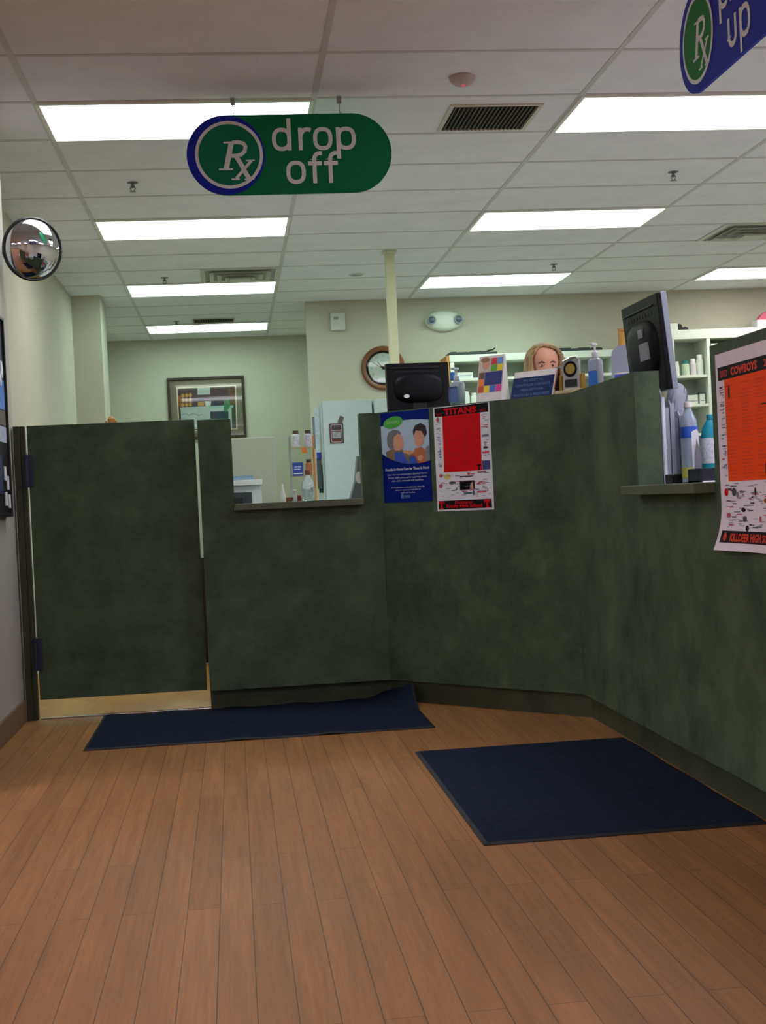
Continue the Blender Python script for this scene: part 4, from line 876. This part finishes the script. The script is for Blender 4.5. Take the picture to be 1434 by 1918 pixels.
ck = thing('wall_clock', 'round wooden wall clock partly hidden behind the cream pole', 'clock', (1.405, 12.098, 2.123))
rot = lambda p: Vector((p.x, -p.z, p.y))
MB().lathe([(.152, 0), (.152, .022), (.165, .032), (.185, .034), (.198, .022), (.2, 0)], 56).apply(rot).build('wooden_rim', WALNUT, ck, smooth=True)
MB().lathe([(.136, .012), (.136, .022), (.153, .028), (.155, .012)], 56).apply(rot).build('black_bezel', INK, ck, smooth=True)
b = MB(); b.ell(0, 0, .138, .138, .013, n=48); b.build('dial', mat('clock_dial', (222, 230, 222), .5), ck)
dl = [c_ for c_ in ck.children if c_.name.startswith('dial')][0]
b = MB()
for hnum in range(1, 13):
    a = PI/2-hnum*PI/6; b.text(str(hnum), .110*math.cos(a), .110*math.sin(a)-.009, .026, .0145)
b.build('numerals', IG, dl)
b = MB(); b.stroke([(.01, -.015), (-.052, .055)], .008, .016); b.build('hour_hand', INK, ck); b = MB(); b.stroke([(.012, -.010), (-.085, .045)], .005, .018); b.build('minute_hand', INK, ck)
MB().lathe([(.014, 0), (.014, .022)], 20).apply(rot).build('hub', INK, ck)
b = MB(); b.ell(0, 0, .150, .150, .026, n=48); b.build('glass', mat('picture_glass', (255, 255, 255)), ck)

el = thing('emergency_light', 'white oval emergency light with two round lamp heads on the back wall', 'emergency light', (1.977, 12.1, 2.528))
b = MB(); b.lathe([(.5, 0), (.5, .03), (.47, .055), (.36, .075), (.15, .082), (.01, .083)], 44).apply(lambda p: Vector((p.x*.335*(1), -p.z, p.y*.185))); b.build('housing', mat('emergency_white', (228, 234, 226), .4), el, smooth=True)
for sx_ in (-1, 1):
    b = MB(); b.lathe([(.034, 0), (.040, .02), (.042, .045), (.036, .052)], 26).apply(lambda p: Vector((sx_*.125+p.x, -.055-p.z, .002+p.y))); b.build('lamp_head', mat('lamp_head_grey', (150, 160, 168), .4), el, smooth=True)
    b = MB(); b.lathe([(.030, 0), (.028, .004), (.01, .010)], 24).apply(lambda p: Vector((sx_*.125+p.x, -.1075-p.z, .002+p.y))); b.build('reflector', mat('reflector_dark', (84, 94, 106), .3, metal=.2), el, smooth=True)
ab = thing('alarm_box', 'small white alarm box high on the back wall left of the pole', 'alarm box', (.948, 12.1, 2.472)); MB().rbox(0, -.04, 0, .130, 0, .158, .008).build('housing', OFFW, ab); MB().rbox(.030, -.043, .098, .070, -.0395, .124, .002).build('grey_window', GREYP, ab)

# ---- shelving
def shelving(x0, x1, y0, zt, boards, label, ends, uprights, fascia):
    t = thing('shelf_unit', label, 'shelf', (x0, y0, 0)); W = x1-x0; D = 12.09-y0
    MB().box(0, D-.012, .05, W, D, zt-.02).build('back_panel', mat('shelf_back', (176, 190, 176), .6), t)
    MB().rbox(0, -.005, zt-fascia, W, D, zt, .003).build('top_board', mat('shelf_white', (222, 228, 216), .5), t)
    for z in boards: MB().rbox(.02, .01, z-.024, W-.02, D-.012, z, .002).build('shelf_board', mat('shelf_white', (222, 228, 216)), t)
    for x in uprights: MB().rbox(x-x0-.018, 0, 0, x-x0+.018, D-.012, zt-fascia, .002).build('upright', mat('shelf_white', (222, 228, 216)), t)
    if ends:
        for x in (-.03, W+.002): MB().rbox(x, -.012, 0, x+.028, D, zt-.004, .008).build('end_panel', OAK, t)
    return t
shelving(1.955, 3.47, 11.75, 2.180, (.3, .7, 1.1, 1.45, 1.735, 1.975), 'long white medicine shelf unit along the back wall behind the woman', True, (1.98, 2.72, 3.45), .06)
shelving(3.97, 5.7, 11.75, 2.335, (.3, .7, 1.1, 1.40, 1.665, 1.927), 'tall white medicine shelf unit seen right of the tilted monitor', False, (3.99, 4.325, 5.0, 5.68), .085)
b = MB(); b.rbox(4.36, 11.78, 2.185, 5.0-.02, 12.07, 2.205, .002); o_ = b.build('loose_shelf', mat('shelf_white', (222, 228, 216))); tag(o_, 'extra upper shelf board in the right bay of the tall shelf unit', 'shelf')
cb = thing('cork_board', 'oak framed cork board standing on the long shelf behind the monitor', 'cork board', (3.510, 11.80, 2.10)); MB().box(.02, .0, .0, .26, .008, .25).build('cork', mat('cork_tan', (206, 156, 84), .8, noise=.15, scale=120), cb)
fr = MB(); fr.rbox(0, -.01, 0, .022, .014, .27, .003); fr.rbox(.258, -.01, 0, .28, .014, .27, .003); fr.rbox(.022, -.01, .248, .258, .014, .27, .003); fr.rbox(.022, -.01, 0, .258, .014, .022, .003); fr.build('frame', OAK, cb)
MB().rbox(.12, .016, -2.10, .16, .03, .12, .003).build('support_post', OAK, cb)
def long_case(x0, x1, label, seed):
    t = thing('instrument_tray', label, 'tray', (x0, 11.80, 2.1803)); rnd = random.Random(seed); W = x1-x0
    MB().rbox(0, 0, 0, W, .16, .026, .006).build('tray_body', mat('tray_charcoal', (44, 50, 54), .6), t)
    b = MB(); x = .02
    while x < W-.06:
        L = .05+.06*rnd.random(); b.rbox(x, .02, .0262, min(x+L, W-.01), .12, .0262+.004+.008*rnd.random(), .0015); x += L+.01
    b.build('tray_contents', mat('tray_contents_dark', (56, 60, 62), .7), t); return t
lc = long_case(1.96, 2.40, 'long dark tray on top of the long shelf, left of the woman', 1); MB().tube([(.33, .05, .026), (.37, .05, .042), (.41, .05, .046), (.43, .05, .062)], .006, 8).build('handle', INK, lc)
long_case(2.95, 3.36, 'long dark tray on top of the long shelf, right of the woman', 2)
# stock on the shelves
def stock_proto():
    t = thing('medicine_bottle', 'x', 'bottle', (0, 0, 0), group='medicine bottles on the back shelves')
    MB().lathe([(.5, 0), (.5, .70), (.42, .78), (.34, .80)], 18).build('bottle_body', WHITE, t, smooth=True); MB().lathe([(.40, .79), (.40, .99), (.37, 1.0)], 18).build('cap', WHITE, t); return t
def stock_bottle(name, x, y, z, w, h, body, cap, label, group):
    t = thing(name, label, 'bottle', (x, y, z+.0004), group=group)
    MB().lathe([(w*.5, 0), (w*.5, h*.70), (w*.42, h*.77), (w*.34, h*.79)], 18).build('bottle_body', body, t, smooth=True); MB().lathe([(w*.40, h*.78), (w*.40, h*.98), (w*.36, h)], 18).build('cap', cap, t, smooth=True)
    return t
CT = mat('cap_teal', (40, 124, 124), .4); CW = WHITE; CB = mat('cap_royal', (70, 110, 190), .4); BW = mat('bottle_white', (214, 220, 212), .4); BG = mat('bottle_greenish', (186, 206, 180), .4); BP = mat('bottle_pinkish', (208, 200, 206), .4)
GA = 'medicine bottles on the tall right shelf'; 
for x_, w_, h_, bm_, cm_, l_ in ((4.045, .052, .13, BW, CW, 'slim white bottle at the left of the shelf just right of the tilted monitor'), (4.128, .072, .135, BG, CT, 'pale green bottle with a teal cap on the tall right shelf'), (4.200, .058, .15, BP, CW, 'white bottle right of the teal capped bottle'), (4.262, .066, .185, BW, CW, 'tall white bottle against the shelf upright')):
    stock_bottle('medicine_bottle', x_, 11.83, 1.927, w_, h_, bm_, cm_, l_, GA)
for x_, z_, w_, h_, l_ in ((4.165, 1.665, .115, .085, 'wide white carton on the lower visible shelf, right of the grey hood'), (4.265, 1.665, .05, .09, 'narrow white carton beside the upright on the lower visible shelf')):
    t = thing('medicine_carton', l_, 'box', (x_-w_/2, 11.80, z_+.0004), group='cartons on the tall right shelf'); MB().rbox(0, 0, 0, w_, .09, h_, .003).build('carton', BW, t); MB().box(.008, -.0008, h_*.3, w_-.008, -.0002, h_*.38).build('print_line', IG, t); MB().rbox(-.002, -.002, h_, w_+.002, .092, h_+.016, .002).build('lid', mat('carton_lid_dark', (62, 74, 76), .5), t)
t = thing('storage_box', 'small white box on top of the tall right shelf unit', 'box', (3.985, 11.78, 2.3354)); MB().rbox(0, 0, 0, .075, .08, .062, .003).build('carton', BW, t)
t = thing('tape_dispenser', 'small black tape dispenser on top of the tall right shelf unit', 'tape dispenser', (4.075, 11.80, 2.3354)); MB().prism([(0, 0), (.085, 0), (.085, .022), (.06, .034), (.035, .026), (.022, .055), (.0, .06)], lambda x, z: (x, 0, z), lambda x, z: (x, .04, z)).build('dispenser_body', BLACKP, t); b = MB(); b.lathe([(.012, 0), (.02, 0), (.02, .02), (.012, .02)], 18).apply(lambda p: Vector((.02+p.x, .042+p.z, .03+p.y))); b.build('tape_roll', GREYP, t)
t = thing('storage_box', 'pink and white box at the right end of the tall shelf top', 'box', (4.80, 11.78, 2.3354)); MB().rbox(0, 0, 0, .2, .15, .07, .003).build('carton', mat('carton_pale', (206, 206, 214), .5), t); MB().prism([(.02, .0702), (.2, .0702), (.2, .20), (.06, .12)], lambda x, z: (x, .02, z), lambda x, z: (x, .1, z)).build('pink_pouch', mat('pouch_pink', (190, 84, 110), .5), t)
GB = 'medicine bottles on the long back shelf'
row = [(2.105, 1.735, .064, .125, 'white bottle left of centre, lower shelf between the pump bottle and tent card'), (2.175, 1.735, .060, .11, 'white bottle beside the tent card on the long lower shelf'), (2.040, 1.735, .058, .11, 'white bottle at the left end of the long lower shelf')]
for x_, z_, w_, h_, l_ in row: stock_bottle('medicine_bottle', x_, 11.83, z_, w_, h_, BW, CW, l_, GB)
t = thing('medicine_carton', 'white carton on the upper board of the long shelf, above the pump bottle', 'box', (2.01, 11.80, 1.9754)); MB().rbox(0, 0, 0, .16, .1, .055, .003).build('carton', BW, t); MB().box(.01, -.0008, .02, .15, -.0002, .03).build('print_line', IP, t)
lab2 = ['left', 'middle', 'right']
for i, x_ in enumerate((2.585, 2.660, 3.32)): stock_bottle('medicine_bottle', x_, 11.83, 1.735, .06, .11, BW, CW if i < 2 else CB, ['white bottle seen under the shelf left of the woman', 'white bottle nearest the woman on the long lower shelf', 'white bottle with a blue cap behind the bright blue pump bottle'][i], GB)

# work counter behind the angled panel, where the woman stands
wc = thing('prep_counter', 'white preparation counter in front of the woman', 'counter', (1.30, 6.80, 0)); MB().rbox(0, 0, .90, 1.5, .42, .93, .004).build('worktop', OFFW, wc); MB().box(.03, .04, .08, 1.47, .40, .90).build('base_cabinet', OFFW, wc)
for i in range(3): MB().rbox(.05+.48*i, .4005, .10, .50+.48*i, .418, .88, .003).build('door', OFFW, wc)

# ================================================================== PERSON
def skin_body(verts, edges, radii, root, sub=2):
    me = bpy.data.meshes.new('skin'); me.from_pydata(verts, edges, []); ob = bpy.data.objects.new('skin', me); COL.objects.link(ob)
    sk = ob.modifiers.new('s', 'SKIN'); sk.use_smooth_shade = True
    for i, r in enumerate(radii):
        v = me.skin_vertices[0].data[i]; v.radius = r if isinstance(r, tuple) else (r, r); v.use_root = (i == root)
    sb = ob.modifiers.new('b', 'SUBSURF'); sb.levels = sub; sb.render_levels = sub
    dg = bpy.context.evaluated_depsgraph_get(); dg.update()
    m2_ = bpy.data.meshes.new_from_object(ob.evaluated_get(dg)); bpy.data.objects.remove(ob); return m2_
pe = thing('person', 'blonde woman in a dark top behind the counter, half hidden by the blue notice', 'person', (1.789, 7.50, 0), math.radians(-3))
V = [(0, 0, .98), (0, .0, 1.12), (0, -.005, 1.27), (0, .005, 1.40), (0, .0, 1.50), (0, -.018, 1.592), (0, -.014, 1.680), (0, -.006, 1.778)]
E_ = [(0, 1), (1, 2), (2, 3), (3, 4), (4, 5), (5, 6), (6, 7)]; Rr = [(.155, .115), (.13, .095), (.15, .11), (.135, .085), (.047, .052), (.080, .098), (.102, .122), (.088, .104)]
def addv(p, r, par): V.append(p); Rr.append(r); E_.append((par, len(V)-1)); return len(V)-1
for s_ in (-1, 1):
    a = addv((s_*.17, .005, 1.385), .055, 3); a = addv((s_*.205, .02, 1.24), .046, a); a = addv((s_*.215, .0, 1.10), .042, a)
    a = addv((s_*.185, -.12, 1.03), .036, a); a = addv((s_*.15, -.245, .975), .025, a); pm = addv((s_*.14, -.30, .957), (.034, .016), a)
    for k_, (dx, L_) in enumerate(((-.026, .072), (-.009, .082), (.009, .078), (.025, .062))):
        b_ = addv((s_*.14-dx*1.0, -.335, .955), .0092, pm); b_ = addv((s_*.14-dx*1.15, -.335-L_*.5, .953), .0086, b_); addv((s_*.14-dx*1.2, -.335-L_, .944), .0078, b_)
    b_ = addv((s_*.14-s_*.030, -.285, .955), .011, a); b_ = addv((s_*.14-s_*.055, -.315, .951), .0098, b_); addv((s_*.14-s_*.066, -.345, .947), .0085, b_)
    l_ = addv((s_*.085, .0, .88), (.095, .095), 0); l_ = addv((s_*.09, -.01, .50), .062, l_); l_ = addv((s_*.092, .015, .30), .056, l_); l_ = addv((s_*.095, .025, .085), .038, l_); l_ = addv((s_*.10, -.05, .040), .036, l_); addv((s_*.108, -.15, .030), .030, l_)
bodym = skin_body(V, E_, Rr, 0, 3)
def gauss(p, c_, s_): return math.exp(-((p-Vector(c_)).length_squared)/(2*s_*s_))
for v in bodym.vertices:                       # face: nose, brow, chin, eye sockets
    p = v.co
    if p.z > 1.49 and p.y < .02:
        d = .030*gauss(p, (0, -.125, 1.612), .011)+.016*gauss(p, (0, -.125, 1.632), .010)+.006*gauss(p, (0, -.12, 1.672), .03)+.026*gauss(p, (0, -.09, 1.548), .019)-.014*gauss(p, (0, -.08, 1.515), .02)+.006*gauss(p, (0, -.1, 1.585), .016)
        d -= .010*gauss(p, (.032, -.12, 1.648), .016)+.010*gauss(p, (-.032, -.12, 1.648), .016)
        p.y -= d
def face_y(x, z):
    return min((v.co.y for v in bodym.vertices if abs(v.co.x-x) < .006 and abs(v.co.z-z) < .006), default=-.11)
bodym.materials.clear(); bodym.materials.append(SKIN); bodym.polygons.foreach_set('use_smooth', [True]*len(bodym.polygons))
body_o = bpy.data.objects.new('body', bodym); COL.objects.link(body_o); body_o.parent = pe
def garment(name, test, m, off):
    bm = bmesh.new(); bm.from_mesh(bodym); bm.normal_update()
    kill = [f for f in bm.faces if not test(f.calc_center_median())]; bmesh.ops.delete(bm, geom=kill, context='FACES')
    for v in bm.verts: v.co += v.normal*off
    me = bpy.data.meshes.new(name); bm.to_mesh(me); bm.free(); me.materials.append(m); me.polygons.foreach_set('use_smooth', [True]*len(me.polygons))
    o = bpy.data.objects.new(name, me); COL.objects.link(o); o.parent = pe
    so = o.modifiers.new('thick', 'SOLIDIFY'); so.thickness = .004; so.offset = 1
garment('cardigan', lambda c_: (c_.z > .96 and c_.z < 1.455 and c_.y > -.235) and not (abs(c_.x) < .035 and c_.y < -.05 and c_.z > 1.36), mat('black_knit', (30, 30, 34), .9), .010)
garment('trousers', lambda c_: .075 < c_.z < .985 and c_.y > -.2 and abs(c_.x) < .24 and not (c_.z > .9 and c_.y < -.15), mat('dark_trousers', (40, 42, 50), .9), .007)
garment('shoe', lambda c_: c_.z <= .08, mat('black_shoe', (24, 22, 22), .5), .006)
# hair: a side-parted shoulder-length shell with an open face
hb = MB(); vs = []; fs = []; NA, NZ = 44, 20
for j in range(NZ+1):
    for i in range(NA+1):
        tt = j/NZ; op = PI*(.13+.14*min(1, max(0, (tt-.18)/.27))-.05*min(1, max(0, (tt-.5)/.3)))
        a = -PI*.5+op+(2*PI-2*op)*i/NA            # opening faces -y
        if tt < .5:
            ph_ = tt/.5*PI*.5; rr = math.sin(ph_); z = 1.678+.098*math.cos(ph_)
        else:
            rr = 1+.10*math.sin((tt-.5)*PI); z = 1.678-.235*(tt-.5)/.5
        wob = 1+.035*math.sin(9*a+9*tt)+.02*math.sin(23*a+4*tt)+(.10*max(0, tt-.5))
        x_ = .100*rr*math.cos(a)*wob; y_ = .124*rr*math.sin(a)*wob-.014
        pass
        vs.append((x_, y_+.004, z))
for j in range(NZ):
    for i in range(NA): fs.append((j*(NA+1)+i, j*(NA+1)+i+1, (j+1)*(NA+1)+i+1, (j+1)*(NA+1)+i))
hb.add(vs, fs)
fr_ = []                                       # fringe closing the crown at the front
for j in range(9):
    for i in range(15):
        a = -PI*.5-PI*.31+PI*.62*i/14; ph_ = j/8*PI*(.265+.06*math.cos(a*1-.4)+.10*abs(i/7-1)**2); rr = math.sin(ph_)
        fr_.append((.100*rr*math.cos(a)*1.02, .128*rr*math.sin(a)*1.02-.010, 1.679+.099*math.cos(ph_)))
hb.add(fr_, [(j*15+i, j*15+i+1, (j+1)*15+i+1, (j+1)*15+i) for j in range(8) for i in range(14)])
ho = hb.build('hair', HAIR, pe, smooth=True); so = ho.modifiers.new('thick', 'SOLIDIFY'); so.thickness = .012; so.offset = -1
for s_ in (-1, 1):
    MB().lathe([(.001, -.011), (.008, -.008), (.0115, 0), (.008, .008), (.001, .011)], 16).apply(lambda p: Vector((s_*.031+p.x*1.15, face_y(s_*.031, 1.648)+.0035+p.y, 1.648+p.z*.85))).build('eye', mat('shaded_eye_white', (176, 158, 148), .3), pe, smooth=True)  # white of the eye darkened, shade over the eyes put into its colour
    MB().lathe([(.001, -.0066), (.0050, -.004), (.0064, 0), (.0050, .004), (.001, .0066)], 14).apply(lambda p: Vector((s_*.031+p.x, face_y(s_*.031, 1.648)-.0068+p.y*.5, 1.648+p.z))).build('iris', mat('iris_brown', (50, 36, 30), .3), pe, smooth=True)
    MB().tube([(s_*.017, face_y(s_*.017, 1.653)-.001, 1.652), (s_*.031, face_y(s_*.031, 1.655)-.006, 1.6565), (s_*.046, face_y(s_*.046, 1.653)-.001, 1.652)], [.0030, .0044, .0030], 8).build('eyelash', mat('lash_dark', (48, 34, 28), .8), pe, smooth=True)  # lash made thick and dark, taking in the shade over the eye
    MB().tube([(s_*.014, face_y(s_*.014, 1.664), 1.664), (s_*.032, face_y(s_*.032, 1.671), 1.671), (s_*.050, face_y(s_*.050, 1.664)-.001, 1.664)], [.0034, .0044, .0024], 8).build('eyebrow', mat('brow_brown', (78, 54, 38), .8), pe, smooth=True)
    MB().lathe([(.001, -.03), (.010, -.02), (.014, 0), (.015, .018), (.008, .03), (.001, .032)], 14).apply(lambda p: Vector((s_*(.082+p.x*.5), .004+p.y, 1.625+p.z))).build('ear', SKIN, pe, smooth=True)
MB().tube([(x_, face_y(x_, 1.577)-.0005, z_) for x_, z_ in ((-.024, 1.575), (-.010, 1.578), (0, 1.576), (.010, 1.578), (.024, 1.575))], [.002, .0045, .004, .0045, .002], 8).build('mouth', mat('lips', (170, 84, 80), .5), pe, smooth=True)
